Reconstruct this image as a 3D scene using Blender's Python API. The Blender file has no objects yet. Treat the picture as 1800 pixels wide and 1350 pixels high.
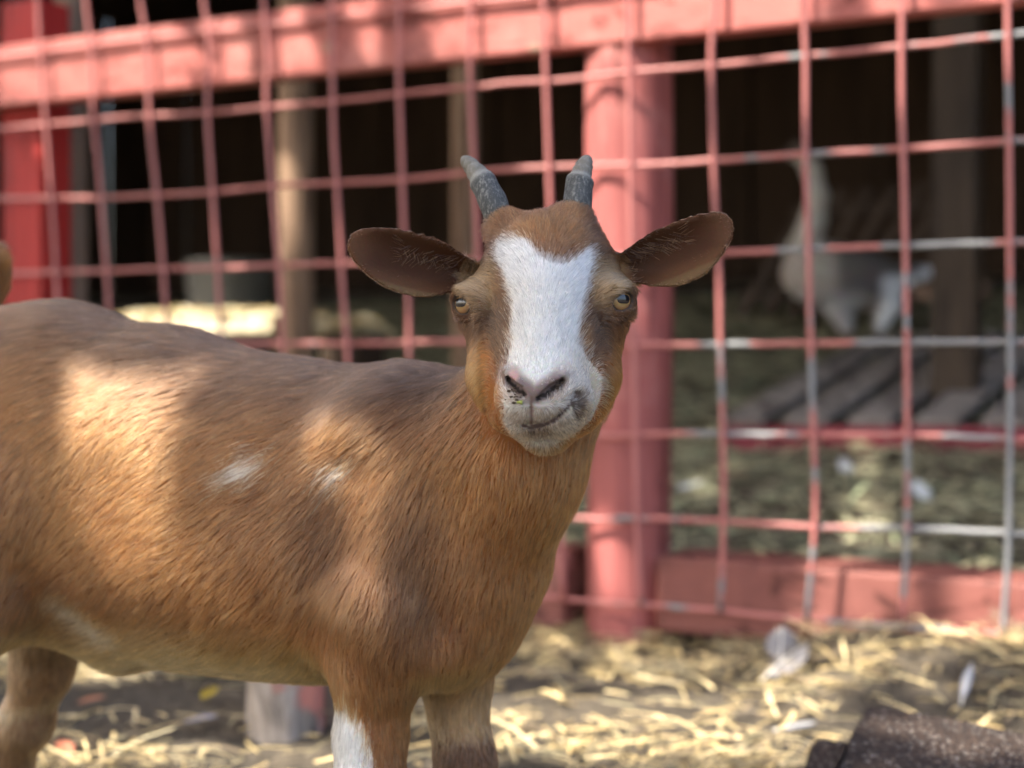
import bpy, bmesh, math, random
import numpy as np
from mathutils import Vector, Matrix
from mathutils.kdtree import KDTree

rng = np.random.default_rng(7)
random.seed(7)
R = math.radians
scene = bpy.context.scene
COL = scene.collection

# ------------------------------------------------------------------ camera
F = 2705.0                      # focal length in photo pixels (1800 x 1350)
CAMH = 0.38
PITCH = math.atan(65.0 / F)     # looking slightly down
cam_d = bpy.data.cameras.new('camera')
cam_d.sensor_width = 36.0
cam_d.lens = 36.0 * F / 1800.0
cam_d.clip_start = 0.02
cam_d.clip_end = 500.0
cam_d.dof.use_dof = True
cam_d.dof.focus_distance = 0.835
cam_d.dof.aperture_fstop = 5.0
cam_o = bpy.data.objects.new('camera', cam_d)
cam_o.location = (0, 0, CAMH)
cam_o.rotation_euler = (math.pi / 2 - PITCH, 0, 0)
COL.objects.link(cam_o)
scene.camera = cam_o

# ------------------------------------------------------------------ light
SUN_ELEV = R(52.0)
SUN_H = np.array([-0.906, -0.423])            # horizontal direction towards the sun
SUN = np.array([SUN_H[0] * math.cos(SUN_ELEV), SUN_H[1] * math.cos(SUN_ELEV), math.sin(SUN_ELEV)])
SUN /= np.linalg.norm(SUN)
world = bpy.data.worlds.new('World')
scene.world = world
world.use_nodes = True
wn = world.node_tree.nodes
wn.clear()
sky = wn.new('ShaderNodeTexSky')
sky.sky_type = 'NISHITA'
sky.sun_disc = False
sky.dust_density = 6.0
sky.sun_elevation = SUN_ELEV
sky.sun_rotation = math.atan2(SUN_H[0], SUN_H[1])
bg = wn.new('ShaderNodeBackground')
bg.inputs['Strength'].default_value = 0.15
wo = wn.new('ShaderNodeOutputWorld')
world.node_tree.links.new(sky.outputs[0], bg.inputs[0])
world.node_tree.links.new(bg.outputs[0], wo.inputs[0])
sd = bpy.data.lights.new('sun', 'SUN')
sd.energy = 2.8
sd.angle = R(0.53)
sd.color = (1.0, 0.93, 0.82)
so = bpy.data.objects.new('sun', sd)
so.rotation_euler = Vector(SUN).to_track_quat('Z', 'Y').to_euler()
so.location = (-3, -2, 6)
COL.objects.link(so)

scene.view_settings.view_transform = 'Standard'
scene.view_settings.look = 'None'
scene.view_settings.gamma = 1.0
scene.view_settings.exposure = 2.55
scene.render.engine = 'CYCLES'
scene.cycles.use_denoising = True
scene.cycles.use_adaptive_sampling = True
scene.cycles.adaptive_threshold = 0.02
scene.cycles.max_bounces = 7
scene.cycles.diffuse_bounces = 3
scene.cycles.glossy_bounces = 3
scene.cycles.transmission_bounces = 4
scene.cycles.sample_clamp_indirect = 4.0
scene.cycles_curves.shape = 'RIBBONS'
scene.cycles_curves.subdivisions = 2

# ------------------------------------------------------------------ helpers
CP, SP = math.cos(PITCH), math.sin(PITCH)


def pdir(px, py):
    x = (px - 900.0) / F
    u = -(py - 675.0) / F
    return np.array([x, CP + SP * u, -SP + CP * u])


def pix(px, py, Y):
    d = pdir(px, py)
    return np.array([0, 0, CAMH]) + d * (Y / d[1])


TAN = 0.541
TH = math.atan(TAN)
FY0 = 2.05
E = np.array([math.cos(TH), -math.sin(TH), 0.0])      # along the fence, to the right
B = np.array([math.sin(TH), math.cos(TH), 0.0])       # into the barn
FO = np.array([0.0, FY0, 0.0])
UP = np.array([0.0, 0.0, 1.0])


def fence(px, py, off=0.0):
    """point on the plane `off` metres behind the fence seen at a photo pixel"""
    d = pdir(px, py)
    o = np.array([0, 0, CAMH])
    t = (np.dot(FO + B * off - o, B)) / np.dot(d, B)
    return o + d * t


def bar(e, d, z):
    """barn coordinates: e along the fence, d behind it, z up"""
    return FO + E * e + B * d + UP * z


def to_bar(p):
    q = np.asarray(p) - FO
    return np.array([np.dot(q, E), np.dot(q, B), q[2]])


def sstep(a, b, x):
    t = np.clip((x - a) / (b - a), 0, 1)
    return t * t * (3 - 2 * t)


def gz(x, y):
    x = np.asarray(x, dtype=float)
    y = np.asarray(y, dtype=float)
    d = (x - FO[0]) * B[0] + (y - FO[1]) * B[1]
    z = 0.17 * np.maximum(0, np.sqrt((d - 0.15) ** 2 + 0.01) + (d - 0.15)) * 0.5
    z = np.minimum(z, 0.62 + 0.02 * np.tanh(d))
    e = (x - FO[0]) * E[0] + (y - FO[1]) * E[1]
    z = z - 0.014 * np.exp(-((d + 0.02) / 0.16) ** 2) + 0.05 * sstep(0.25, 0.5, e) * np.exp(-((d + 0.02) / 0.15) ** 2)
    z = z + 0.005 * np.sin(x * 7.1 + 1.3) * np.sin(y * 6.3) + 0.003 * np.sin(x * 17.0 + y * 11.0)
    return z


def ghit(px, py, tmax=9.0):
    d = pdir(px, py)
    o = np.array([0, 0, CAMH])
    t = 0.9
    while t < tmax:
        p = o + d * t
        if p[2] < gz(p[0], p[1]):
            break
        t += 0.004
    return o + d * t


def tag(o, label=None, cat=None, group=None, kind=None):
    if label: o['label'] = label
    if cat: o['category'] = cat
    if group: o['group'] = group
    if kind: o['kind'] = kind
    return o


def empty(name, loc=(0, 0, 0)):
    o = bpy.data.objects.new(name, None)
    o.location = loc
    o.empty_display_size = 0.05
    COL.objects.link(o)
    return o


def link(name, me, mat, parent=None, smooth=False):
    o = bpy.data.objects.new(name, me)
    COL.objects.link(o)
    if mat is not None:
        me.materials.append(mat)
    if smooth:
        me.polygons.foreach_set('use_smooth', np.ones(len(me.polygons), dtype=bool))
    if parent is not None:
        o.parent = parent
        o.matrix_parent_inverse = Matrix.Translation(parent.location).inverted()
    return o


def mesh_np(name, V, Fc):
    """V (n,3), Fc (m,k) arrays"""
    me = bpy.data.meshes.new(name)
    V = np.ascontiguousarray(V, dtype=np.float32)
    Fc = np.ascontiguousarray(Fc, dtype=np.int32)
    me.vertices.add(len(V))
    me.vertices.foreach_set('co', V.ravel())
    k = Fc.shape[1]
    me.loops.add(Fc.size)
    me.loops.foreach_set('vertex_index', Fc.ravel())
    me.polygons.add(len(Fc))
    me.polygons.foreach_set('loop_start', np.arange(0, Fc.size, k, dtype=np.int32))
    me.update(calc_edges=True)
    me.validate()
    return me


def set_col(me, cols, name='Col'):
    a = me.color_attributes.new(name, 'FLOAT_COLOR', 'POINT')
    c = np.ones((len(me.vertices), 4), dtype=np.float32)
    c[:, :3] = cols
    a.data.foreach_set('color', c.ravel())


def box_bm(bm, c, ax, half, bev=0.0, seg=2):
    """oriented box: c centre, ax 3 unit axes, half 3 half sizes"""
    c = np.asarray(c, float)
    vs = []
    for sx in (-1, 1):
        for sy in (-1, 1):
            for sz in (-1, 1):
                vs.append(bm.verts.new(c + ax[0] * half[0] * sx + ax[1] * half[1] * sy + ax[2] * half[2] * sz))
    idx = [(0, 1, 3, 2), (4, 6, 7, 5), (0, 4, 5, 1), (2, 3, 7, 6), (0, 2, 6, 4), (1, 5, 7, 3)]
    fs = [bm.faces.new([vs[i] for i in q]) for q in idx]
    bmesh.ops.recalc_face_normals(bm, faces=fs)
    if bev > 0:
        es = list({e for f in fs for e in f.edges})
        bmesh.ops.bevel(bm, geom=es, offset=bev, segments=seg, affect='EDGES', profile=0.5)


def box(name, c, ax, half, mat, parent=None, bev=0.003):
    bm = bmesh.new()
    box_bm(bm, c, ax, half, bev)
    me = bpy.data.meshes.new(name)
    bm.to_mesh(me)
    bm.free()
    return link(name, me, mat, parent)


def tube(pts, rad, n=10, cap=True):
    """tube along polyline; returns V, quads (caps are degenerate quads to a centre)"""
    pts = np.asarray(pts, float)
    m = len(pts)
    rad = np.broadcast_to(np.asarray(rad, float), (m,))
    T = np.gradient(pts, axis=0)
    T /= np.linalg.norm(T, axis=1)[:, None]
    ref = np.array([0.13, 0.21, 0.97]) if abs(T[0][2]) < 0.8 else np.array([0.97, 0.2, 0.1])
    V = []
    N = np.cross(T[0], ref); N /= np.linalg.norm(N)
    for i in range(m):
        N = N - T[i] * np.dot(N, T[i]); N /= np.linalg.norm(N)
        Bn = np.cross(T[i], N)
        a = np.linspace(0, 2 * math.pi, n, endpoint=False)
        V.append(pts[i] + rad[i] * (np.cos(a)[:, None] * N + np.sin(a)[:, None] * Bn))
    V = np.concatenate(V)
    Fc = []
    for i in range(m - 1):
        for j in range(n):
            k = (j + 1) % n
            Fc.append((i * n + j, i * n + k, (i + 1) * n + k, (i + 1) * n + j))
    faces = list(Fc)
    if cap:
        faces.append(tuple(range(n - 1, -1, -1)))
        faces.append(tuple((m - 1) * n + j for j in range(n)))
    return V, faces


def tube_obj(name, pts, rad, mat, parent=None, n=10):
    V, fs = tube(pts, rad, n)
    me = bpy.data.meshes.new(name)
    me.from_pydata([tuple(v) for v in V], [], fs)
    me.update()
    return link(name, me, mat, parent, smooth=True)


def spline(pts, n):
    """Catmull-Rom through pts, n samples"""
    P = np.asarray(pts, float)
    if len(P) == 2:
        t = np.linspace(0, 1, n)[:, None]
        return P[0] * (1 - t) + P[1] * t
    Q = np.vstack([2 * P[0] - P[1], P, 2 * P[-1] - P[-2]])
    s = np.linspace(0, len(P) - 1 - 1e-9, n)
    i = s.astype(int)
    t = (s - i)[:, None]
    p0, p1, p2, p3 = Q[i], Q[i + 1], Q[i + 2], Q[i + 3]
    return 0.5 * (2 * p1 + (p2 - p0) * t + (2 * p0 - 5 * p1 + 4 * p2 - p3) * t ** 2 + (3 * p1 - p0 - 3 * p2 + p3) * t ** 3)


# ------------------------------------------------------------------ materials
class NT:
    def __init__(self, name):
        self.m = bpy.data.materials.new(name)
        self.m.use_nodes = True
        self.t = self.m.node_tree
        self.t.nodes.clear()
        self.out = self.n('ShaderNodeOutputMaterial')

    def n(self, typ, **kw):
        nd = self.t.nodes.new(typ)
        for k, v in kw.items():
            setattr(nd, k, v)
        return nd

    def l(self, a, b):
        self.t.links.new(a, b)

    def noise(self, scale, detail=4, rough=0.55, vec=None, dist=0.0):
        nd = self.n('ShaderNodeTexNoise')
        nd.inputs['Scale'].default_value = scale
        nd.inputs['Detail'].default_value = detail
        nd.inputs['Roughness'].default_value = rough
        nd.inputs['Distortion'].default_value = dist
        if vec is not None:
            self.l(vec, nd.inputs['Vector'])
        return nd

    def ramp(self, fac, stops):
        nd = self.n('ShaderNodeValToRGB')
        el = nd.color_ramp.elements
        while len(el) < len(stops):
            el.new(0.5)
        for e, (p, c) in zip(el, stops):
            e.position = p
            e.color = (*c, 1) if len(c) == 3 else c
        self.l(fac, nd.inputs['Fac'])
        return nd

    def mix(self, fac, a, b, mode='MIX'):
        nd = self.n('ShaderNodeMix', data_type='RGBA', blend_type=mode)
        for s, v in ((0, fac), (6, a), (7, b)):
            if hasattr(v, 'is_linked') or hasattr(v, 'links'):
                self.l(v, nd.inputs[s])
            else:
                nd.inputs[s].default_value = v if s == 0 else (*v, 1)
        return nd.outputs[2]

    def bsdf(self, col=None, rough=0.6, spec=0.4, bump=None, bstr=0.3, bdist=0.002):
        p = self.n('ShaderNodeBsdfPrincipled')
        if col is not None:
            if hasattr(col, 'links'):
                self.l(col, p.inputs['Base Color'])
            else:
                p.inputs['Base Color'].default_value = (*col, 1)
        if hasattr(rough, 'links'):
            self.l(rough, p.inputs['Roughness'])
        else:
            p.inputs['Roughness'].default_value = rough
        p.inputs['Specular IOR Level'].default_value = spec
        if bump is not None:
            b = self.n('ShaderNodeBump')
            b.inputs['Strength'].default_value = bstr
            b.inputs['Distance'].default_value = bdist
            self.l(bump, b.inputs['Height'])
            self.l(b.outputs[0], p.inputs['Normal'])
        self.l(p.outputs[0], self.out.inputs[0])
        return p

    def obj(self, scale=(1, 1, 1), rot=(0, 0, 0)):
        tc = self.n('ShaderNodeTexCoord')
        mp = self.n('ShaderNodeMapping')
        mp.inputs['Scale'].default_value = scale
        mp.inputs['Rotation'].default_value = rot
        self.l(tc.outputs['Object'], mp.inputs['Vector'])
        return mp.outputs[0]


def wood_mat(name, cols, grain_axis='E', scale=1.0, chips=None, rough=0.65):
    """weathered / painted timber, grain along the fence (E), up (Z) or into the barn (B)"""
    t = NT(name)
    if grain_axis == 'Z':
        v = t.obj((30 * scale, 30 * scale, 2.0 * scale))
        v2 = t.obj((8, 8, 1.5))
    elif grain_axis == 'E':
        v = t.obj((2.0 * scale, 30 * scale, 30 * scale), (0, 0, TH))
        v2 = t.obj((1.5, 8, 8), (0, 0, TH))
    else:
        v = t.obj((30 * scale, 2 * scale, 30 * scale), (0, 0, TH))
        v2 = t.obj((8, 1.5, 8), (0, 0, TH))
    g = t.noise(1.0, 6, 0.65, v, 0.6)
    b = t.noise(1.0, 4, 0.5, v2)
    r1 = t.ramp(g.outputs[0], [(0.3, cols[0]), (0.7, cols[1])])
    c = t.mix(b.outputs[0], r1.outputs[0], cols[2], 'MIX')
    cr = t.noise(1.0, 3, 0.5, v, 1.5)
    ck = t.ramp(cr.outputs[0], [(0.36, (0.35, 0.3, 0.28)), (0.43, (1, 1, 1))])
    c = t.mix(0.75, c, ck.outputs[0], 'MULTIPLY')
    lg = t.noise(1.0, 3, 0.6, v2, 0.8)
    lr = t.ramp(lg.outputs[0], [(0.32, (0.55, 0.52, 0.52)), (0.5, (1, 1, 1)), (0.68, (1.0, 1.0, 1.0))])
    c = t.mix(0.9, c, lr.outputs[0], 'MULTIPLY')
    if chips:
        sf = t.noise(5.0, 4, 0.65, t.obj((1, 1, 1)))
        sr = t.ramp(sf.outputs[0], [(0.52, (0, 0, 0)), (0.70, (0.6, 0.6, 0.6))])
        c = t.mix(sr.outputs[0], c, (0.50, 0.22, 0.19))
        ch = t.noise(9.0, 5, 0.7, t.obj((1, 1, 1)))
        rr = t.ramp(ch.outputs[0], [(chips[1], (0, 0, 0)), (chips[1] + 0.04, (1, 1, 1))])
        c = t.mix(rr.outputs[0], c, chips[0])
    t.bsdf(c, rough, 0.3, g.outputs[0], 0.8, 0.004)
    return t.m


RED = wood_mat('red_paint_rail', [(0.33, 0.080, 0.068), (0.47, 0.165, 0.138), (0.41, 0.125, 0.105)], 'E', 1.0,
               ((0.30, 0.22, 0.16), 0.65))
RED_POST = wood_mat('red_paint_post', [(0.24, 0.062, 0.057), (0.39, 0.125, 0.112), (0.32, 0.096, 0.088)], 'Z', 1.0,
                    ((0.28, 0.2, 0.15), 0.66))
RED_SILL = wood_mat('red_paint_sill', [(0.15, 0.046, 0.038), (0.26, 0.092, 0.073), (0.20, 0.074, 0.060)], 'E', 1.0,  # darker, more chipped red; the shade on the sill's front is put into it
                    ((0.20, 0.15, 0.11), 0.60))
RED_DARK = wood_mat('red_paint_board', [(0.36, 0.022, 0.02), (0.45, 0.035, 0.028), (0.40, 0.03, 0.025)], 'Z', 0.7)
BARK = wood_mat('bark_wood', [(0.10, 0.065, 0.045), (0.32, 0.23, 0.17), (0.2, 0.14, 0.10)], 'Z', 1.6, rough=0.85)
POLE = wood_mat('brown_pole', [(0.17, 0.105, 0.065), (0.30, 0.19, 0.12), (0.24, 0.15, 0.095)], 'Z', 0.8, rough=0.8)
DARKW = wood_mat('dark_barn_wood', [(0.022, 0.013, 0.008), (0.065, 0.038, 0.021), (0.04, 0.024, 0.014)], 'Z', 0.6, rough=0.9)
GREYW = wood_mat('grey_pallet_wood', [(0.15, 0.13, 0.115), (0.27, 0.235, 0.21), (0.2, 0.175, 0.16)], 'B', 0.8, rough=0.85)
PALLET_RED = wood_mat('pallet_red_paint', [(0.20, 0.03, 0.045), (0.30, 0.05, 0.07), (0.24, 0.04, 0.055)], 'E', 0.8)
RAWW = wood_mat('raw_board', [(0.60, 0.50, 0.32), (0.78, 0.68, 0.46), (0.70, 0.60, 0.40)], 'E', 0.8)


def wire_mat():
    t = NT('painted_wire')
    v = t.obj((1, 1, 1))
    oi = t.n('ShaderNodeObjectInfo')
    add = t.n('ShaderNodeVectorMath', operation='ADD')
    t.l(v, add.inputs[0])
    sc = t.n('ShaderNodeVectorMath', operation='SCALE')
    t.l(oi.outputs['Location'], sc.inputs[0]); sc.inputs['Scale'].default_value = 0.0
    cmb = t.n('ShaderNodeCombineXYZ')
    m = t.n('ShaderNodeMath', operation='MULTIPLY'); m.inputs[1].default_value = 37.0
    t.l(oi.outputs['Random'], m.inputs[0]); t.l(m.outputs[0], cmb.inputs[1])
    t.l(cmb.outputs[0], add.inputs[1])
    n = t.noise(8.5, 3, 0.6, add.outputs[0])
    # bare galvanised wire shows through more towards the barn door side and low down
    sep = t.n('ShaderNodeSeparateXYZ'); t.l(v, sep.inputs[0])
    mr = t.n('ShaderNodeMapRange'); mr.inputs[1].default_value = -0.1; mr.inputs[2].default_value = 0.55
    mr.inputs[3].default_value = -0.09; mr.inputs[4].default_value = 0.09
    t.l(sep.outputs[0], mr.inputs[0])
    mz = t.n('ShaderNodeMapRange'); mz.inputs[1].default_value = 0.35; mz.inputs[2].default_value = 0.75
    mz.inputs[3].default_value = 0.035; mz.inputs[4].default_value = -0.05
    t.l(sep.outputs[2], mz.inputs[0])
    a1 = t.n('ShaderNodeMath', operation='ADD'); t.l(n.outputs[0], a1.inputs[0]); t.l(mr.outputs[0], a1.inputs[1])
    a2 = t.n('ShaderNodeMath', operation='ADD'); t.l(a1.outputs[0], a2.inputs[0]); t.l(mz.outputs[0], a2.inputs[1])
    rr = t.ramp(a2.outputs[0], [(0.585, (0, 0, 0)), (0.62, (1, 1, 1))])
    n2 = t.noise(60, 3)
    red = t.ramp(n2.outputs[0], [(0.3, (0.33, 0.10, 0.09)), (0.7, (0.45, 0.165, 0.145))])
    gal = t.ramp(n2.outputs[0], [(0.3, (0.13, 0.135, 0.145)), (0.7, (0.27, 0.27, 0.27))])
    c = t.mix(rr.outputs[0], red.outputs[0], gal.outputs[0])
    t.bsdf(c, 0.45, 0.5, n2.outputs[0], 0.4, 0.001)
    return t.m


WIRE = wire_mat()

# ------------------------------------------------------------------ ground
def dirt_mat():
    t = NT('trampled_dirt')
    v = t.obj()
    n1 = t.noise(5.0, 6, 0.65, v)
    n2 = t.noise(45, 5, 0.7, v)
    n3 = t.noise(160, 3, 0.6, v)
    a = t.ramp(n1.outputs[0], [(0.35, (0.055, 0.046, 0.037)), (0.65, (0.13, 0.105, 0.075))])
    b = t.ramp(n2.outputs[0], [(0.35, (0.045, 0.038, 0.03)), (0.6, (0.13, 0.108, 0.08)), (0.8, (0.30, 0.24, 0.15))])
    c = t.mix(0.55, a.outputs[0], b.outputs[0])
    ad = t.n('ShaderNodeMath', operation='ADD')
    t.l(n2.outputs[0], ad.inputs[0]); t.l(n3.outputs[0], ad.inputs[1])
    t.bsdf(c, 0.95, 0.15, ad.outputs[0], 0.9, 0.012)
    return t.m


DIRT = dirt_mat()


def axis_grow(lo, hi, step, far):
    a = list(np.arange(lo, hi + step, step))
    s = step
    while a[-1] < far:
        s *= 1.35
        a.append(a[-1] + s)
    s = step
    while a[0] > -far:
        s *= 1.35
        a.insert(0, a[0] - s)
    return np.array(a)


gx = axis_grow(-2.2, 2.2, 0.03, 120)
gy = axis_grow(0.2, 5.5, 0.03, 120)
GX, GY = np.meshgrid(gx, gy, indexing='ij')
GZ = gz(GX, GY)
Vg = np.stack([GX, GY, GZ], -1).reshape(-1, 3)
ni, nj = GX.shape
ii, jj = np.meshgrid(np.arange(ni - 1), np.arange(nj - 1), indexing='ij')
q0 = (ii * nj + jj).ravel()
Fg = np.stack([q0, q0 + nj, q0 + nj + 1, q0 + 1], 1)
ground = link('ground', mesh_np('ground', Vg, Fg), DIRT, smooth=True)
tag(ground, kind='structure')

# ------------------------------------------------------------------ straw
def straw_field(name, n, area_fn, cols, size, seed, label):
    r = np.random.default_rng(seed)
    xy = area_fn(r, n)
    n = len(xy)
    L = r.uniform(size[0], size[1], n) * (0.6 + 0.4 * r.random(n))
    W = r.uniform(size[2], size[3], n)
    az = r.uniform(0, 2 * math.pi, n)
    tilt = r.normal(0.03, 0.16, n)
    d = np.stack([np.cos(az) * np.cos(tilt), np.sin(az) * np.cos(tilt), np.sin(tilt)], 1)
    s = np.stack([-np.sin(az), np.cos(az), r.normal(0, 0.35, n)], 1)
    s /= np.linalg.norm(s, axis=1)[:, None]
    z = gz(xy[:, 0], xy[:, 1]) + 0.003 + np.abs(r.normal(0, 0.007, n)) + np.abs(np.sin(tilt)) * L * 0.4
    C = np.stack([xy[:, 0], xy[:, 1], z], 1)
    bend = r.normal(0, 0.10, n)
    P0 = C - d * (L / 2)[:, None]
    P1 = C + np.array([0, 0, 1.0]) * (np.abs(bend) * L * 0.5)[:, None]
    P2 = C + d * (L / 2)[:, None]
    hw = s * (W / 2)[:, None]
    # folded straw: two narrow faces meeting along a raised middle line
    rz_ = np.array([0, 0, 1.0]) * (W * 0.3)[:, None]
    V = np.stack([P0 - hw, P0 + rz_, P0 + hw, P1 - hw, P1 + rz_, P1 + hw, P2 - hw * 0.7, P2 + rz_ * 0.7, P2 + hw * 0.7], 1).reshape(-1, 3)
    base = np.arange(n)[:, None] * 9
    fq = np.array([[0, 1, 4, 3], [1, 2, 5, 4], [3, 4, 7, 6], [4, 5, 8, 7]])
    Fq = (base[:, None, :] + fq[None]).reshape(-1, 4)
    me = mesh_np(name, V, Fq)
    k = r.random(n)
    cc = cols[0] * (1 - k)[:, None] + cols[1] * k[:, None]
    g_ = r.random(n) < 0.22
    cc[g_] = cols[2]
    dk = r.random(n) < 0.26
    cc[dk] = cols[3]
    cc *= (0.75 + 0.5 * r.random(n))[:, None]
    set_col(me, np.repeat(cc, 9, axis=0))
    t = NT(name)
    a = t.n('ShaderNodeAttribute', attribute_name='Col')
    t.bsdf(a.outputs['Color'], 0.5, 0.4)
    o = link(name, me, t.m)
    tag(o, label, 'straw', kind='stuff')
    return o


STRAW_C = [np.array([0.42, 0.30, 0.13]), np.array([0.60, 0.47, 0.24]), np.array([0.27, 0.225, 0.125]), np.array([0.12, 0.09, 0.055])]


def yard(r, n):
    x = r.uniform(-1.4, 1.5, n); y = r.uniform(0.55, 2.7, n)
    d = (x - FO[0]) * B[0] + (y - FO[1]) * B[1]
    # patchy: thick drifts and bare trodden dirt
    p = 0.5 + 0.5 * np.sin(x * 5.0 + 2.2 * np.sin(y * 4.1)) * np.sin(y * 6.0 + 1.7 * np.sin(x * 3.7) + 0.6)
    p = np.clip(p * 1.45 - 0.2, 0.10, 1)
    bare = np.exp(-(((x + 0.36) / 0.28) ** 2 + ((y - 1.62) / 0.13) ** 2))      # trodden patch behind the goat
    p *= 1 - 0.9 * bare
    k = (d < 0.12) & (r.random(n) < p)
    return np.stack([x[k], y[k]], 1)


straw_field('straw_litter', 60000, yard, STRAW_C, (0.02, 0.07, 0.0014, 0.0036), 3, 'fine broken straw trodden into the yard in front of the fence')


def yard_coarse(r, n):
    q = yard(r, n)
    p = 0.5 + 0.5 * np.sin(q[:, 0] * 13.0 + 2.0 * np.sin(q[:, 1] * 9.0)) * np.sin(q[:, 1] * 15.0 + 1.4 * np.sin(q[:, 0] * 11.0))
    k = r.random(len(q)) < np.clip(p * 1.7 - 0.45, 0.03, 1)
    return q[k]


straw_field('loose_straw', 60000, yard_coarse, [np.array([0.48, 0.355, 0.165]), np.array([0.68, 0.55, 0.31]), np.array([0.32, 0.27, 0.155]), np.array([0.16, 0.12, 0.075])],
            (0.025, 0.085, 0.002, 0.0046), 9, 'longer pale yellow straws lying in drifts over the yard')

HAY_C = [np.array([0.30, 0.28, 0.17]), np.array([0.42, 0.39, 0.25]), np.array([0.25, 0.28, 0.17]), np.array([0.14, 0.12, 0.08])]


def inside(r, n):
    e = r.uniform(-2.6, 2.4, n); d = r.uniform(0.14, 3.4, n)
    p = bar(0, 0, 0)[None] + E[None] * e[:, None] + B[None] * d[:, None]
    k = r.random(n) < 0.8
    return p[k][:, :2]


straw_field('hay_bedding', 42000, inside, HAY_C, (0.03, 0.11, 0.003, 0.008), 5, 'matted greenish hay covering the ground inside the barn')

# ------------------------------------------------------------------ barn shell behind the fence
AXE = [E, B, UP]
barn = empty('barn', tuple(bar(0, 3.2, 0)))
tag(barn, 'dark timber barn interior in deep shade behind the wire fence', 'barn')
DEP = 4.3
ROOFZ = 2.05
# back wall planks
wme = None
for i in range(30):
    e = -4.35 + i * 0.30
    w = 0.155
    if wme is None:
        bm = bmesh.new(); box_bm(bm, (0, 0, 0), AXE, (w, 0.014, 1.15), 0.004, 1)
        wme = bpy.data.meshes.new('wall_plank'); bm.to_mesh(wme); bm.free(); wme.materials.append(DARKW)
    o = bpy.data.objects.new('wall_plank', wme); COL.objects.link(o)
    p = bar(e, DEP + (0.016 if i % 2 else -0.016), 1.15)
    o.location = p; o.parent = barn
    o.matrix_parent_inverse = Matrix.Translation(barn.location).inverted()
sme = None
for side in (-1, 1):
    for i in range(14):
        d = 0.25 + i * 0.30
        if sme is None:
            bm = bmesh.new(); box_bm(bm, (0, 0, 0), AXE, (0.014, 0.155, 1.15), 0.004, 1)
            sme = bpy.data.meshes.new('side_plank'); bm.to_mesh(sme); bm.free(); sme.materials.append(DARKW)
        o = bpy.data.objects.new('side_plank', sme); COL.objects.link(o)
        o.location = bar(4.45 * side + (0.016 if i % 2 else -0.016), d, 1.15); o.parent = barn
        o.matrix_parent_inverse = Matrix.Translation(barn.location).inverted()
# inner end wall that closes the left bay, roof boards with a gap made up to put sun on the ledge
LEDGE = fence(360, 548, 1.05)          # the sunlit feed ledge
le = to_bar(LEDGE)
gap = LEDGE + SUN * ((ROOFZ - LEDGE[2]) / SUN[2])
ge, gd_, _ = to_bar(gap)
nroof = 0
for i in range(28):
    d0 = 0.02 + i * 0.16
    dm = d0 + 0.078
    segs = [(-4.6, 4.6)]
    if abs(dm - gd_) < 0.13:
        segs = [(-4.6, ge - 0.28), (ge + 0.24, ge + 0.40), (ge + 0.52, 4.6)]
    for (a, b) in segs:
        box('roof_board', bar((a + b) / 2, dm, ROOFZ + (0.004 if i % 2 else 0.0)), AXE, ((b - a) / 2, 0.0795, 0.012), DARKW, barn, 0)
for e in (-3.0, -1.2, 0.6, 2.4):
    box('rafter', bar(e, 2.2, ROOFZ - 0.062), AXE, (0.022, 2.15, 0.045), DARKW, barn, 0.002)

# round red gate post in front of the barn
pc = fence(1104, 600, 0.072)
POSTE, POSTD = to_bar(pc)[:2]
zt = fence(1104, 78, 0.07)[2] + 0.01


def round_post(name, e, d, z0, z1, r, mat, wobble=0.003, n=28, m=26, seed=1, parent=None, lean=(0, 0), taper=0.0):
    rr = np.random.default_rng(seed)
    t = np.linspace(0, 1, m)
    V = []
    ph = rr.uniform(0, 6.28, 6)
    for k in range(m):
        a = np.linspace(0, 2 * math.pi, n, endpoint=False)
        rad = r * (1 - taper * t[k]) * (1 + 0.02 * math.sin(5 * t[k] + ph[4])) + wobble * (np.sin(3 * a + ph[0] + 2 * t[k]) * 0.5 + np.sin(7 * a + ph[1] + 3 * t[k]) * 0.3 + 0.3 * np.sin(11 * a + ph[2] - 5 * t[k]))
        if k == m - 1: rad = rad - 0.004
        c = bar(e + lean[0] * t[k], d + lean[1] * t[k], z0 + (z1 - z0) * t[k])
        V.append(c + rad[:, None] * (np.cos(a)[:, None] * E + np.sin(a)[:, None] * B))
    V = np.concatenate(V)
    fs = []
    for k in range(m - 1):
        for j in range(n):
            j2 = (j + 1) % n
            fs.append((k * n + j, k * n + j2, (k + 1) * n + j2, (k + 1) * n + j))
    fs.append(tuple(range(n - 1, -1, -1)))
    fs.append(tuple((m - 1) * n + j for j in range(n)))
    me = bpy.data.meshes.new(name)
    me.from_pydata([tuple(v) for v in V], [], fs)
    me.update()
    o = link(name, me, mat, parent, smooth=True)
    return o


o = round_post('gate_post', POSTE, POSTD, -0.02, zt, 0.0565, RED_POST, seed=4, m=40)
tag(o, 'thick round red painted post standing behind the goat\'s ear', 'post')

# top rail
zlo = fence(700, 112, 0.0)[2]
zhi = fence(300, 38, 0.0)[2]
e0 = -1.06
rail = box('top_rail', bar((e0 + 1.6) / 2, 0.030, (zlo + zhi) / 2), AXE, ((1.6 - e0) / 2, 0.019, (zhi - zlo) / 2), RED, None, 0.004)
tag(rail, 'long red painted board running across the top of the wire fence', 'rail')
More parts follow.
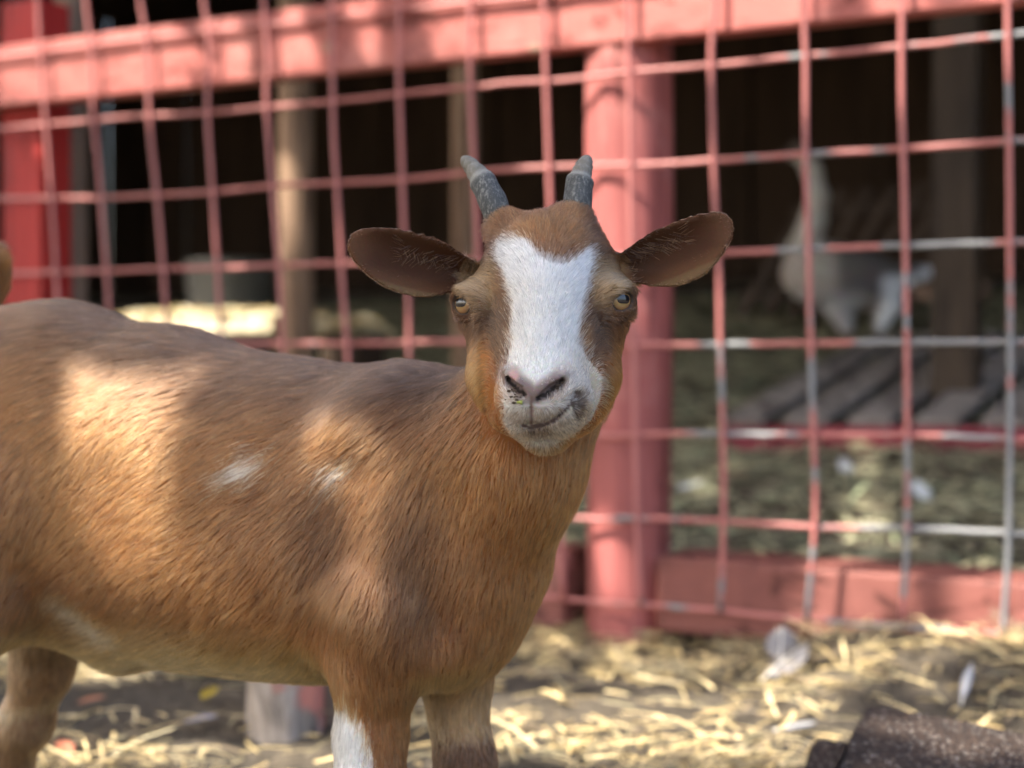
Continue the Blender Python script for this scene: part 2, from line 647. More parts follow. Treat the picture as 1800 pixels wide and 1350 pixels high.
# sill timbers
s_top = fence(1500, 1003, 0.03)[2]
s_top2 = s_top
es0 = POSTE + 0.058
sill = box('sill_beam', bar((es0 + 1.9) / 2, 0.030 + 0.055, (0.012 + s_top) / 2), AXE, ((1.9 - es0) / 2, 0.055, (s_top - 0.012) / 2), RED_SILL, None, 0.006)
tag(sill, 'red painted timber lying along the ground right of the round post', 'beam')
es1 = POSTE - 0.075
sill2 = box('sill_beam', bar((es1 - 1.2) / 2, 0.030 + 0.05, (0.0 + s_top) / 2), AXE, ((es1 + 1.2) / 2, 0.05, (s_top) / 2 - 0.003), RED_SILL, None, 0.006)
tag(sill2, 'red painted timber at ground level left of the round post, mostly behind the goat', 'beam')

# left corner: red post, red board, log post
lp = to_bar(fence(28, 300, 0.02))
pc2 = box('corner_post', bar(lp[0] - 0.02, 0.085, 0.45), AXE, (0.045, 0.034, 0.50), RED_DARK, None, 0.004)
tag(pc2, 'square red post at the left end of the fence', 'post')
lb = to_bar(fence(-60, 300, 0.12))
pb = box('red_board', bar(lb[0] - 0.06, 0.02, 0.325), AXE, (0.085, 0.012, 0.335), RED_DARK, None, 0.003)
tag(pb, 'deep red board panel at the far left edge below the top rail', 'panel')
lg = to_bar(fence(118, 300, 0.16))
lo = round_post('log_post', lg[0], 0.17, 0.0, 1.15, 0.028, BARK, wobble=0.005, seed=8, taper=0.1)
tag(lo, 'thin rough bark log post beside the left red post', 'post')

# inner poles
for px, off, r, seed, lab, top in ((521, 0.95, 0.036, 11, 'brown round pole inside the barn beside the sunlit straw ledge', 2.0),
                                   (818, 1.25, 0.030, 12, 'brown inner pole seen just left of the goat\'s left-hand horn', 2.0)):
    p = to_bar(fence(px, 500, off))
    zb = float(gz(*bar(p[0], p[1], 0)[:2]))
    o = round_post('barn_pole', p[0], p[1], zb - 0.05, top, r, POLE, wobble=0.002, seed=seed)
    tag(o, lab, 'pole')
p = to_bar(fence(1684, 400, 1.5))
zb = float(gz(*bar(p[0], p[1], 0)[:2]))
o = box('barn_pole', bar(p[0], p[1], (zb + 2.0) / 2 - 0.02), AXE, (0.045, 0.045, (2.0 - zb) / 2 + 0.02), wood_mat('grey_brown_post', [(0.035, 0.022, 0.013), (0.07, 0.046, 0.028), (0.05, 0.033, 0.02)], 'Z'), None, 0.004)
tag(o, 'dark square inner post to the right of the goose', 'post')

# ------------------------------------------------------------------ wire panel
VW = [
    [(66, 0), (70, 75), (76, 160), (91, 353), (101, 524), (112, 700), (120, 900), (128, 1040)],
    [(151, 0), (161, 100), (164, 200), (174, 302), (189, 504), (200, 700), (208, 1042)],
    [(247, 0), (257, 75), (264, 227), (277, 353), (290, 524), (300, 720), (306, 1044)],
    [(358, 0), (368, 75), (365, 200), (378, 403), (388, 580), (396, 760), (402, 1046)],
    [(463, 0), (471, 100), (468, 176), (481, 353), (491, 478), (496, 590), (504, 800), (510, 1048)],
    [(582, 0), (584, 126), (587, 252), (597, 403), (602, 504), (612, 645), (618, 860), (622, 1050)],
    [(700, 0), (701, 126), (705, 252), (710, 403), (718, 530), (720, 645), (728, 860), (733, 1052)],
    [(826, 0), (826, 126), (831, 252), (838, 403), (845, 600), (852, 850), (858, 1054)],
    [(955, 0), (960, 150), (965, 300), (970, 450), (976, 650), (984, 860), (990, 1055)],
    [(1103, 0), (1106, 140), (1108, 300), (1110, 430), (1115, 620), (1120, 911), (1126, 1063)],
    [(1258, 0), (1250, 92), (1254, 275), (1257, 358), (1264, 482), (1266, 600), (1270, 735), (1272, 911), (1266, 1075)],
    [(1413, 0), (1416, 115), (1416, 275), (1420, 390), (1425, 600), (1430, 765), (1433, 911), (1418, 1092)],
    [(1585, 0), (1585, 184), (1590, 367), (1594, 600), (1595, 765), (1594, 940), (1585, 1098)],
    [(1771, 0), (1774, 275), (1776, 600), (1775, 794), (1772, 970), (1763, 1116)],
    [(1972, 0), (1974, 275), (1976, 600), (1974, 794), (1968, 980), (1962, 1132)],
]
HWI = [
    [(-120, 112), (0, 101), (262, 67), (373, 55), (580, 32), (826, 5), (1000, -14), (1260, -50), (1600, -100), (1990, -160)],
    [(-120, 238), (0, 227), (101, 217), (252, 204), (353, 199), (468, 189), (580, 179), (700, 166), (826, 154), (900, 146), (1000, 140), (1115, 126), (1253, 115), (1413, 99), (1583, 83), (1771, 62), (1990, 40)],
    [(-120, 352), (0, 350), (101, 348), (181, 348), (277, 343), (378, 337), (484, 327), (589, 322), (715, 315), (900, 297), (1138, 289), (1257, 282), (1418, 271), (1588, 262), (1776, 248), (1990, 232)],
    [(-120, 484), (30, 481), (106, 478), (191, 476), (282, 473), (388, 471), (494, 466), (605, 463), (830, 458), (1050, 452), (1271, 445), (1422, 438), (1592, 432), (1776, 427), (1990, 420)],
    [(-120, 605), (30, 605), (373, 604), (504, 604), (612, 604), (720, 602), (821, 600), (1047, 606), (1263, 606), (1427, 604), (1591, 602), (1775, 601), (1990, 600)],
    [(-120, 722), (300, 730), (700, 744), (1035, 765), (1187, 762), (1270, 763), (1427, 765), (1597, 765), (1772, 771), (1990, 780)],
    [(-120, 838), (300, 855), (700, 884), (1023, 911), (1117, 911), (1275, 917), (1427, 926), (1591, 929), (1772, 937), (1990, 950)],
    [(-120, 955), (300, 985), (700, 1022), (1035, 1057), (1126, 1063), (1269, 1075), (1418, 1090), (1585, 1101), (1766, 1116), (1990, 1134)],
]
fnc = empty('wire_fence', tuple(fence(900, 1045, 0)))
tag(fnc, 'welded wire fence panel with chipped red paint between the goat and the barn', 'fence')
WR = 0.0035
top_z = 0.86
for w in VW:
    pts = [fence(px, py, -0.0035) for px, py in w]
    t0 = pts[0].copy(); t0[2] = top_z + 0.10; t0 += (pts[0] - pts[1]) * 0.2 * np.array([1, 1, 0])
    pts = [t0] + pts
    C = spline(pts, 44)
    tube_obj('upright_wire', C, WR, WIRE, fnc, 10)
for w in HWI:
    pts = [fence(px, py, 0.0035) for px, py in w]
    C = spline(pts, 60)
    C = C + np.random.default_rng(len(w)).normal(0, 0.0003, C.shape) * np.array([0.2, 0.2, 1.0])
    tube_obj('cross_wire', C, WR, WIRE, fnc, 10)

# ------------------------------------------------------------------ implicit surfaces (for the animals)
class Field:
    def __init__(self, xs, ys, zs):
        self.ax = [np.asarray(a, np.float32) for a in (xs, ys, zs)]
        self.D = np.full((len(xs), len(ys), len(zs)), 1.0, np.float32)

    def sl(self, lo, hi):
        s = []
        for a, l, h in zip(self.ax, lo, hi):
            i0 = max(0, int(np.searchsorted(a, l)) - 1)
            i1 = min(len(a), int(np.searchsorted(a, h)) + 1)
            s.append(slice(i0, i1))
        return tuple(s)

    def pts(self, s):
        return (self.ax[0][s[0]][:, None, None], self.ax[1][s[1]][None, :, None], self.ax[2][s[2]][None, None, :])

    def op(self, fn, lo, hi, k, sub=False):
        pad = k + 0.012
        s = self.sl(np.asarray(lo) - pad, np.asarray(hi) + pad)
        d = fn(*self.pts(s)).astype(np.float32)
        a = self.D[s]
        if sub:
            d = -d
            h = np.maximum(k - np.abs(a - d), 0) / k
            self.D[s] = np.maximum(a, d) + h * h * k * 0.25
        else:
            h = np.maximum(k - np.abs(a - d), 0) / k
            self.D[s] = np.minimum(a, d) - h * h * k * 0.25

    def cone(self, a, b, ra, rb, k=0.02, sub=False):
        a = np.asarray(a, float); b = np.asarray(b, float)
        ba = b - a
        L2 = float(np.dot(ba, ba)) + 1e-12

        def fn(x, y, z):
            t = np.clip(((x - a[0]) * ba[0] + (y - a[1]) * ba[1] + (z - a[2]) * ba[2]) / L2, 0, 1)
            return np.sqrt((x - a[0] - t * ba[0]) ** 2 + (y - a[1] - t * ba[1]) ** 2 + (z - a[2] - t * ba[2]) ** 2) - (ra + (rb - ra) * t)
        r = max(ra, rb)
        self.op(fn, np.minimum(a, b) - r, np.maximum(a, b) + r, k, sub)

    def chain(self, pts, rads, k=0.012, kk=None):
        for i in range(len(pts) - 1):
            self.cone(pts[i], pts[i + 1], rads[i], rads[i + 1], k)

    def ell(self, c, M, r, k=0.02, sub=False):
        c = np.asarray(c, float); M = np.asarray(M, float); r = np.asarray(r, float)

        def fn(x, y, z):
            dx, dy, dz = x - c[0], y - c[1], z - c[2]
            q = [(dx * M[i][0] + dy * M[i][1] + dz * M[i][2]) / r[i] for i in range(3)]
            k0 = np.sqrt(q[0] ** 2 + q[1] ** 2 + q[2] ** 2) + 1e-9
            k1 = np.sqrt((q[0] / r[0]) ** 2 + (q[1] / r[1]) ** 2 + (q[2] / r[2]) ** 2) + 1e-9
            return k0 * (k0 - 1) / k1
        ext = np.abs(M).T @ r
        self.op(fn, c - ext, c + ext, k, sub)

    def mesh(self):
        D = self.D
        neg = D < 0
        nx, ny, nz = D.shape
        c = neg[:-1, :-1, :-1].astype(np.int8)
        tot = c.copy()
        for dx in (0, 1):
            for dy in (0, 1):
                for dz in (0, 1):
                    if dx + dy + dz:
                        tot += neg[dx:nx - 1 + dx, dy:ny - 1 + dy, dz:nz - 1 + dz]
        act = (tot > 0) & (tot < 8)
        I = np.argwhere(act)
        vid = np.full(act.shape, -1, np.int32)
        vid[act] = np.arange(len(I))
        corners = [(dx, dy, dz) for dx in (0, 1) for dy in (0, 1) for dz in (0, 1)]
        val = {cn: D[I[:, 0] + cn[0], I[:, 1] + cn[1], I[:, 2] + cn[2]] for cn in corners}
        acc = np.zeros((len(I), 3)); cnt = np.zeros(len(I))
        for cn in corners:
            for axi in range(3):
                if cn[axi] == 0:
                    c2 = list(cn); c2[axi] = 1; c2 = tuple(c2)
                    v0, v1 = val[cn], val[c2]
                    m = (v0 < 0) != (v1 < 0)
                    t = np.where(m, v0 / np.where(m, v0 - v1, 1), 0)
                    p = np.tile(np.array(cn, float), (len(I), 1))
                    p[:, axi] = t
                    acc[m] += p[m]; cnt[m] += 1
        fr = acc / cnt[:, None]
        P = np.empty_like(fr)
        for i in range(3):
            a = self.ax[i]
            P[:, i] = a[I[:, i]] + fr[:, i] * (a[I[:, i] + 1] - a[I[:, i]])
        quads = []
        # edges along x
        for axi, (o1, o2) in enumerate(((1, 2), (2, 0), (0, 1))):
            n0 = np.moveaxis(neg, (axi, o1, o2), (0, 1, 2))
            vv = np.moveaxis(vid, (axi, o1, o2), (0, 1, 2))
            a = n0[:-1, 1:-1, 1:-1]; b = n0[1:, 1:-1, 1:-1]
            E_ = np.argwhere(a != b)
            i, j, k_ = E_[:, 0], E_[:, 1] + 1, E_[:, 2] + 1
            q = np.stack([vv[i, j - 1, k_ - 1], vv[i, j, k_ - 1], vv[i, j, k_], vv[i, j - 1, k_]], 1)
            fl = ~a[E_[:, 0], E_[:, 1], E_[:, 2]]
            q[fl] = q[fl][:, ::-1]
            quads.append(q)
        return P, np.concatenate(quads)


def lap_smooth(P, Q, it=2, lam=0.5):
    n = len(P)
    e = np.concatenate([Q[:, [0, 1]], Q[:, [1, 2]], Q[:, [2, 3]], Q[:, [3, 0]]])
    e = np.concatenate([e, e[:, ::-1]])
    deg = np.bincount(e[:, 0], minlength=n)
    for s in range(it):
        for l in (lam, -lam * 1.03):
            A = np.stack([np.bincount(e[:, 0], P[e[:, 1], i], minlength=n) for i in range(3)], 1) / np.maximum(deg, 1)[:, None]
            P = P + l * (A - P)
    return P


def vnormals(P, Q):
    n = np.cross(P[Q[:, 2]] - P[Q[:, 0]], P[Q[:, 3]] - P[Q[:, 1]])
    N = np.zeros_like(P)
    for i in range(4):
        for a in range(3):
            N[:, a] += np.bincount(Q[:, i], n[:, a], minlength=len(P))
    return N / (np.linalg.norm(N, axis=1)[:, None] + 1e-12)


def rotz(a):
    c, s = math.cos(a), math.sin(a)
    return np.array([[c, -s, 0], [s, c, 0], [0, 0, 1.0]])


# ------------------------------------------------------------------ goat: frames
TAU = R(38)
HO = pix(955, 485, 0.83)                       # between the eyes, on the forehead
RZ = rotz(R(-6.0))
HA = RZ @ np.array([1.0, 0, 0])                                  # u: to the goat's left (picture right)
HF = RZ @ np.array([0, -math.cos(TAU), math.sin(TAU)])          # v: out of the forehead
HW = RZ @ np.array([0, math.sin(TAU), math.cos(TAU)])           # w: nose -> poll
HM = np.array([HA, HF, HW])


def H(u, v, w):
    return HO + HA * u + HF * v + HW * w


def grid_axis(lo, hi, flo, fhi, coarse, fine):
    a = np.arange(lo, flo, coarse)
    b = np.arange(flo, fhi, fine)
    c = np.arange(fhi, hi + coarse, coarse)
    return np.concatenate([a, b, c])


FX = grid_axis(-0.50, 0.14, -0.100, 0.135, 0.0045, 0.0015)
FYA = grid_axis(0.765, 1.24, 0.765, 0.935, 0.0045, 0.0015)
FZA = grid_axis(-0.02, 0.52, 0.290, 0.500, 0.0045, 0.0015)
g = Field(FX, FYA, FZA)

# torso: from the brisket (near) to the rump (farther)
AXB = pix(60, 780, 1.07) - pix(700, 880, 0.97)
AXB[2] *= 0.6
AXB /= np.linalg.norm(AXB)
AYB = np.cross(UP, AXB); AYB /= np.linalg.norm(AYB)
AZB = np.cross(AXB, AYB)
MB_ = np.array([AXB, AYB, AZB])
g.ell(pix(590, 925, 0.985), MB_, (0.120, 0.074, 0.097), 0.03)      # rib cage
g.ell(pix(390, 905, 1.015), MB_, (0.130, 0.080, 0.103), 0.03)      # barrel
g.ell(pix(250, 865, 1.035), MB_, (0.115, 0.078, 0.104), 0.03)      # belly / loin
g.ell(pix(55, 755, 1.075), MB_, (0.105, 0.068, 0.080), 0.03)       # croup
g.ell(pix(-60, 790, 1.09), MB_, (0.075, 0.062, 0.075), 0.03)       # rump
g.ell(pix(20, 880, 1.03), np.array([AXB, AYB, AZB]), (0.062, 0.040, 0.090), 0.03)   # near thigh
g.ell(pix(30, 900, 1.125), MB_, (0.060, 0.036, 0.090), 0.03)       # far thigh
# back line
g.chain([pix(-40, 668, 1.085), pix(120, 668, 1.065), pix(300, 718, 1.035), pix(520, 776, 0.995), pix(700, 768, 0.965), pix(840, 770, 0.94)],
        [0.042, 0.042, 0.040, 0.036, 0.034, 0.036], 0.03)
# shoulder, brisket, neck
g.ell(pix(690, 930, 0.925), np.array([rotz(0.2) @ np.array([1, 0, 0]), rotz(0.2) @ np.array([0, 1, 0]), UP]), (0.052, 0.036, 0.085), 0.035)
g.ell(pix(662, 1050, 0.925), np.eye(3), (0.036, 0.029, 0.045), 0.025)
g.ell(pix(782, 960, 0.955), np.eye(3), (0.052, 0.058, 0.080), 0.03)
g.ell(pix(816, 1085, 0.945), np.eye(3), (0.031, 0.044, 0.033), 0.022)
g.cone(pix(824, 925, 0.94), pix(897, 800, 0.915), 0.051, 0.037, 0.035)
g.cone(pix(900, 820, 0.92), pix(955, 670, 0.915), 0.039, 0.033, 0.025)
g.cone(pix(960, 670, 0.915), pix(960, 540, 0.91), 0.034, 0.030, 0.02)
g.cone(pix(790, 810, 0.955), pix(890, 775, 0.935), 0.044, 0.030, 0.035)
g.cone(pix(592, 840, 0.888), pix(566, 1110, 0.892), 0.010, 0.012, 0.035, True)      # crease behind the shoulder
g.ell(pix(120, 900, 0.930), MB_, (0.035, 0.022, 0.05), 0.03, True)                   # hollow of the flank
g.cone(pix(760, 880, 0.868), pix(745, 1090, 0.880), 0.010, 0.010, 0.03, True)        # front edge of the shoulder
# near front leg
g.chain([pix(668, 1060, 0.92), pix(662, 1180, 0.925), pix(652, 1290, 0.925), pix(650, 1385, 0.92), pix(652, 1500, 0.925), pix(655, 1600, 0.925), pix(652, 1660, 0.92)],
        [0.034, 0.0235, 0.0195, 0.0195, 0.0135, 0.0150, 0.0160], 0.012)
# far front leg
g.chain([pix(800, 1080, 0.975), pix(802, 1190, 0.975), pix(806, 1260, 0.975), pix(818, 1335, 0.97), pix(818, 1450, 0.975), pix(815, 1560, 0.975), pix(815, 1610, 0.97)],
        [0.031, 0.0205, 0.0165, 0.0172, 0.0125, 0.0140, 0.0150], 0.012)
# far hind leg
g.chain([pix(60, 940, 1.12), pix(90, 1080, 1.11), pix(75, 1170, 1.11), pix(45, 1270, 1.115), pix(12, 1340, 1.13), pix(20, 1440, 1.12), pix(28, 1500, 1.11), pix(30, 1525, 1.105)],
        [0.046, 0.029, 0.0195, 0.0165, 0.0155, 0.0120, 0.0140, 0.015], 0.015)
# near hind leg (stretched back, mostly out of the picture)
g.chain([pix(-10, 900, 1.02), pix(-55, 1030, 1.01), pix(-110, 1130, 1.015), pix(-185, 1240, 1.03), pix(-190, 1400, 1.02), pix(-185, 1560, 1.01), pix(-182, 1610, 1.005)],
        [0.055, 0.042, 0.027, 0.017, 0.0125, 0.0145, 0.0155], 0.02)
# flank fold
g.cone(pix(20, 990, 1.03), pix(210, 1120, 1.03), 0.020, 0.018, 0.03)
# tail, held up
g.chain([pix(-75, 640, 1.12), pix(-62, 560, 1.13), pix(-38, 490, 1.13), pix(-18, 462, 1.125)], [0.022, 0.016, 0.016, 0.010], 0.02)

# ---- head
g.ell(H(0, -0.043, 0.022), HM, (0.0405, 0.043, 0.046), 0.015)                 # cranium
g.ell(H(0, -0.027, 0.027), HM, (0.032, 0.024, 0.030), 0.012)                  # forehead dome
for s in (-1, 1):
    g.ell(H(s * 0.033, -0.034, 0.006), HM, (0.0135, 0.017, 0.019), 0.010)     # orbit
    g.ell(H(s * 0.0225 - 0.001, -0.063, -0.013), HM, (0.0170, 0.031, 0.034), 0.014)    # cheek
    g.ell(H(s * 0.0115, -0.042, -0.054), HM, (0.0125, 0.019, 0.0155), 0.008)  # lip pad
for hb_ in (pix(893, 408, 0.884), pix(1004, 400, 0.880)):
    g.ell(hb_, np.eye(3), (0.0100, 0.013, 0.0110), 0.012)                       # horn bases
g.cone(H(0, -0.026, 0.000), H(0, -0.0345, -0.050), 0.0250, 0.0175, 0.015)     # nasal bridge
g.cone(H(0, -0.040, -0.010), H(0, -0.045, -0.045), 0.026, 0.019, 0.015)
g.ell(H(0, -0.032, -0.058), HM, (0.0165, 0.0135, 0.0115), 0.006)              # nose pad
g.cone(H(0, -0.066, -0.049), H(0, -0.082, -0.002), 0.0145, 0.026, 0.014)      # lower jaw
g.ell(H(0, -0.066, -0.056), HM, (0.0145, 0.011, 0.012), 0.005)                # chin
FRONT = HF * math.cos(TAU) - HW * math.sin(TAU)
HUP = HF * math.sin(TAU) + HW * math.cos(TAU)


def HB(fx, fy, c):
    """head point from face coordinates and depth c towards the viewer"""
    return HO + HA * ((fx - 955) / 3220.0 + 0.105 * c) + HUP * ((485 - fy) / 3220.0) + FRONT * c


for xs_ in ((868, 872, 893), (1044, 1040, 1022)):
    g.cone(HB(xs_[0], 590, -0.028), HB(xs_[1], 655, -0.022), 0.0125, 0.0125, 0.010)
    g.cone(HB(xs_[1], 655, -0.022), HB(xs_[2], 725, -0.016), 0.0125, 0.0105, 0.010)
def surf(fx, fy, push=0.0):
    c = 0.05
    while c > -0.12:
        p = HB(fx, fy, c)
        i = [min(len(ax_) - 1, int(np.searchsorted(ax_, p[k]))) for k, ax_ in enumerate(g.ax)]
        if g.D[i[0], i[1], i[2]] < 0:
            break
        c -= 0.0005
    return HB(fx, fy, c + push)


# eyes: lids round the ball, then the opening
EYE = {}
ER = 0.0096
for s, ex, ey_ in ((-1, 828, 531), (1, 1082, 526)):
    gd = HA * s * 0.60 + FRONT * 0.80 + HUP * 0.02
    gd /= np.linalg.norm(gd)
    cs_ = float(np.dot(surf(ex - s * 20, ey_) - HO, FRONT))
    ec = HB(ex, ey_, cs_ - 0.0092)
    hor = np.cross(UP, gd); hor /= np.linalg.norm(hor)        # horizontal
    ver = np.cross(gd, hor)
    EYE[s] = (ec, gd, hor, ver)
    M3 = np.array([hor, ver, gd])
    g.ell(ec - gd * 0.0008, M3, (0.0130, 0.0120, 0.0112), 0.008)
    for a0 in np.linspace(-0.9, 0.9, 7):      # heavy upper lid
        q0 = ec + hor * (math.sin(a0) * 0.0085) + ver * (math.cos(a0) * 0.0058) + gd * (0.0078 - 0.004 * abs(math.sin(a0)))
        g.ell(q0, M3, (0.0034, 0.0026, 0.0030), 0.003)

    AS_ = -1.0 if s > 0 else 1.0

    def almond(x, y, z, ec=ec, gd=gd, hor=hor, ver=ver, AS=AS_):
        dx, dy, dz = x - ec[0], y - ec[1], z - ec[2]
        a = dx * hor[0] + dy * hor[1] + dz * hor[2]
        b = dx * ver[0] + dy * ver[1] + dz * ver[2]
        c = dx * gd[0] + dy * gd[1] + dz * gd[2]
        b = b + 0.22 * a * AS
        rr = np.sqrt((a / 0.0062) ** 2 + ((b + 0.0012) / 0.0041) ** 2)
        return np.maximum((rr - 1) * 0.0062, 0.002 - c)
    g.op(almond, ec - 0.02, ec + 0.02, 0.0012, True)
# nostrils, philtrum, mouth
SLITL = [(921, 688), (911, 681), (900, 672), (893, 661)]
SLITR = [(943, 697), (955, 690), (969, 681), (980, 673), (987, 663)]
for sl_, rr in ((SLITL, [0.0012, 0.0024, 0.0024, 0.0010]), (SLITR, [0.0012, 0.0022, 0.0028, 0.0024, 0.0010])):
    pts = [surf(a_, b_, 0.0004) for a_, b_ in sl_]
    wing = [surf(a_ + (2 if sl_ is SLITR else -2), b_ - 9, -0.0012) for a_, b_ in sl_]
    for i in range(len(pts) - 1):
        g.cone(wing[i], wing[i + 1], 0.0022, 0.0022, 0.003)
    for i in range(len(pts) - 1):
        g.cone(pts[i], pts[i + 1], rr[i], rr[i + 1], 0.0016, True)
        g.cone(pts[i] - FRONT * 0.003, pts[i + 1] - FRONT * 0.003, rr[i], rr[i + 1], 0.0016, True)
ph_ = [surf(933, y_, 0.0003) for y_ in (694, 708, 722, 738)]
for i in range(3):
    g.cone(ph_[i], ph_[i + 1], 0.0008, 0.0009, 0.0035, True)
MOUTH = [(918, 743), (933, 746), (952, 742), (972, 733), (990, 718), (1003, 700), (1012, 688)]
mp_ = spline([surf(a_, b_, 0.0002) for a_, b_ in MOUTH], 26)
for i in range(25):
    g.cone(mp_[i], mp_[i + 1], 0.0008, 0.0008, 0.0034, True)
# ears: cupped paddles
EARS = []
for s, base, tip, tdir, b0, bsh in ((-1, pix(835, 484, 0.885), pix(608, 424, 0.862), None, 0.0176, -0.0040),
                                  (1, pix(1080, 476, 0.872), pix(1289, 388, 0.862), None, 0.0170, -0.0060)):
    sx = tip - base
    L = np.linalg.norm(sx); sx /= L
    nn = np.array([0, -1.0, 0.10]); nn = nn - sx * np.dot(nn, sx); nn /= np.linalg.norm(nn)   # open side faces the camera
    tt = np.cross(nn, sx); tt /= np.linalg.norm(tt)
    if tt[2] < 0: tt = -tt
    EARS.append((s, base, sx, tt, nn, L, b0, bsh))

    def ear(x, y, z, base=base, sx=sx, tt=tt, nn=nn, L=L, b0=b0, bsh=bsh):
        dx, dy, dz = x - base[0], y - base[1], z - base[2]
        a = dx * sx[0] + dy * sx[1] + dz * sx[2]
        q = a / L
        b = dx * tt[0] + dy * tt[1] + dz * tt[2] - bsh * np.sin(np.clip(q, 0, 1) * math.pi)
        c = dx * nn[0] + dy * nn[1] + dz * nn[2]
        wd = b0 * (0.62 + 0.42 * sstep(0.0, 0.45, q)) * (1 - 0.16 * sstep(0.55, 1.0, q))
        # outline
        ra = np.where(q > 0.5, (a - 0.5 * L) / (0.5 * L), (a - 0.5 * L) / (0.62 * L))
        rr = (np.abs(ra) ** 2.6 + np.abs(b / wd) ** 2.3) ** (1 / 2.45)
        dout = (rr - 1) * wd
        cup = (0.0075 + 0.0105 * sstep(0.8, 0.05, q)) * np.abs(b / wd) ** 2.4 - 0.006 * sstep(0.9, 0.0, q) + 0.002 * q * q
        th = 0.0021 + 0.0018 * sstep(0.45, 0.0, q)
        a1_, b1_ = np.abs(c - cup) - th, dout + 0.0006
        k_ = 0.003
        return np.maximum(a1_, b1_) + np.maximum(k_ - np.abs(a1_ - b1_), 0) ** 2 / (4 * k_) - 0.0003
    g.op(ear, np.minimum(base, tip) - 0.024, np.maximum(base, tip) + 0.024, 0.006)

GP, GQ = g.mesh()
GP = lap_smooth(GP, GQ, 3, 0.45)
earm = np.zeros(len(GP), bool)
for e_ in EARS:
    d_ = GP - e_[1]
    q_ = (d_ @ e_[2]) / e_[5]
    earm |= (q_ > 0.25) & (q_ < 1.15) & (np.abs(d_ @ e_[3]) < 0.03) & (np.abs(d_ @ e_[4]) < 0.022)
GP2_ = lap_smooth(GP, GQ, 10, 0.5)
GP[earm] = GP2_[earm]
GN = vnormals(GP, GQ)


# ------------------------------------------------------------------ goat: coat pattern and flow
def inpoly(x, y, poly):
    poly = np.asarray(poly, float)
    ins = np.zeros(x.shape, bool)
    j = len(poly) - 1
    for i in range(len(poly)):
        xi, yi = poly[i]; xj, yj = poly[j]
        c = ((yi > y) != (yj > y)) & (x < (xj - xi) * (y - yi) / (yj - yi + 1e-12) + xi)
        ins ^= c
        j = i
    return ins


def headuvw(P):
    d = P - HO
    return d @ HA, d @ HF, d @ HW


def face_xy(P):
    """coordinates on the face seen head-on, in units where one step is 1/3220 m"""
    u, v, w = headuvw(P)
    b = math.cos(TAU) * w + math.sin(TAU) * v
    k = 0.105 * (-math.sin(TAU) * w + math.cos(TAU) * v)        # the face is turned a little
    return 955 + 3220 * (u - k), 485 - 3220 * b


def side_xy(P):
    """coordinates on the flank, in units where one step is 0.93 / F m"""
    s = F / 0.945
    return 900 + (P[:, 0]) * s, 610 - (P[:, 2] - CAMH) * s


def wob(P, f, ph=0.0):
    x, y, z = P[:, 0] * f, P[:, 1] * f, P[:, 2] * f
    return (np.sin(x * 1.0 + 1.7 * np.sin(z * 0.9 + ph) + ph) + np.sin(z * 1.31 + 1.9 * np.sin(y * 0.8 + x * 0.5) + 2 * ph) + np.sin(y * 1.17 + x * 0.63 - z * 0.71 + ph)) / 3.0


BLAZE = [(874, 428), (884, 418), (905, 414), (930, 422), (946, 446), (966, 460), (990, 464), (1010, 452), (1026, 438), (1040, 430), (1044, 452), (1036, 485), (1028, 520),
         (1020, 560), (1016, 600), (1034, 632), (1060, 660), (1056, 700), (1040, 735), (1010, 760), (960, 790), (905, 775), (888, 745), (886, 700), (888, 650), (898, 600), (900, 560), (898, 520), (886, 480), (870, 448)]
NOSEPAD = [(893, 655), (902, 640), (920, 650), (940, 658), (962, 656), (982, 650), (990, 662), (970, 684), (945, 700), (934, 708), (922, 696), (905, 682)]

BROWN = np.array([0.138, 0.059, 0.025])
ORANGE = np.array([0.290, 0.108, 0.028])
DARK = np.array([0.058, 0.034, 0.023])
CREAM = np.array([0.42, 0.27, 0.125])
WHITE = np.array([0.86, 0.85, 0.82])
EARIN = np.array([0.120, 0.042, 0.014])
SKINP = np.array([0.40, 0.27, 0.25])


def mixc(c, col, m):
    m = np.clip(m, 0, 1)[:, None]
    return c * (1 - m) + col * m


def polyd(x, y, poly):
    d = np.full(x.shape, 1e9)
    for (x0, y0), (x1, y1) in zip(poly[:-1], poly[1:]):
        t = np.clip(((x - x0) * (x1 - x0) + (y - y0) * (y1 - y0)) / ((x1 - x0) ** 2 + (y1 - y0) ** 2), 0, 1)
        d = np.minimum(d, np.hypot(x - x0 - t * (x1 - x0), y - y0 - t * (y1 - y0)))
    return d


def ear_coords(P, e):
    s, base, sx, tt, nn, L, b0, bsh = e
    d = P - base
    return (d @ sx) / L, (d @ tt) / b0, d @ nn


def is_head(P):
    u, v, w = headuvw(P)
    return head_w(P) > 0.5


def head_w(P):
    u, v, w = headuvw(P)
    v0 = -0.080 - 0.006 * sstep(-0.05, 0.0, w)
    return sstep(v0 - 0.010, v0 + 0.010, v) * (np.abs(u) < 0.060) * (w > -0.09) * (w < 0.09) * (P[:, 1] < 0.93)


def is_ear(P):
    m = np.zeros(len(P), bool)
    for e in EARS:
        q, b, c = ear_coords(P, e)
        m |= (q > 0.18) & (q < 1.1) & (np.abs(b) < 1.6) & (np.abs(c) < 0.02)
    return m


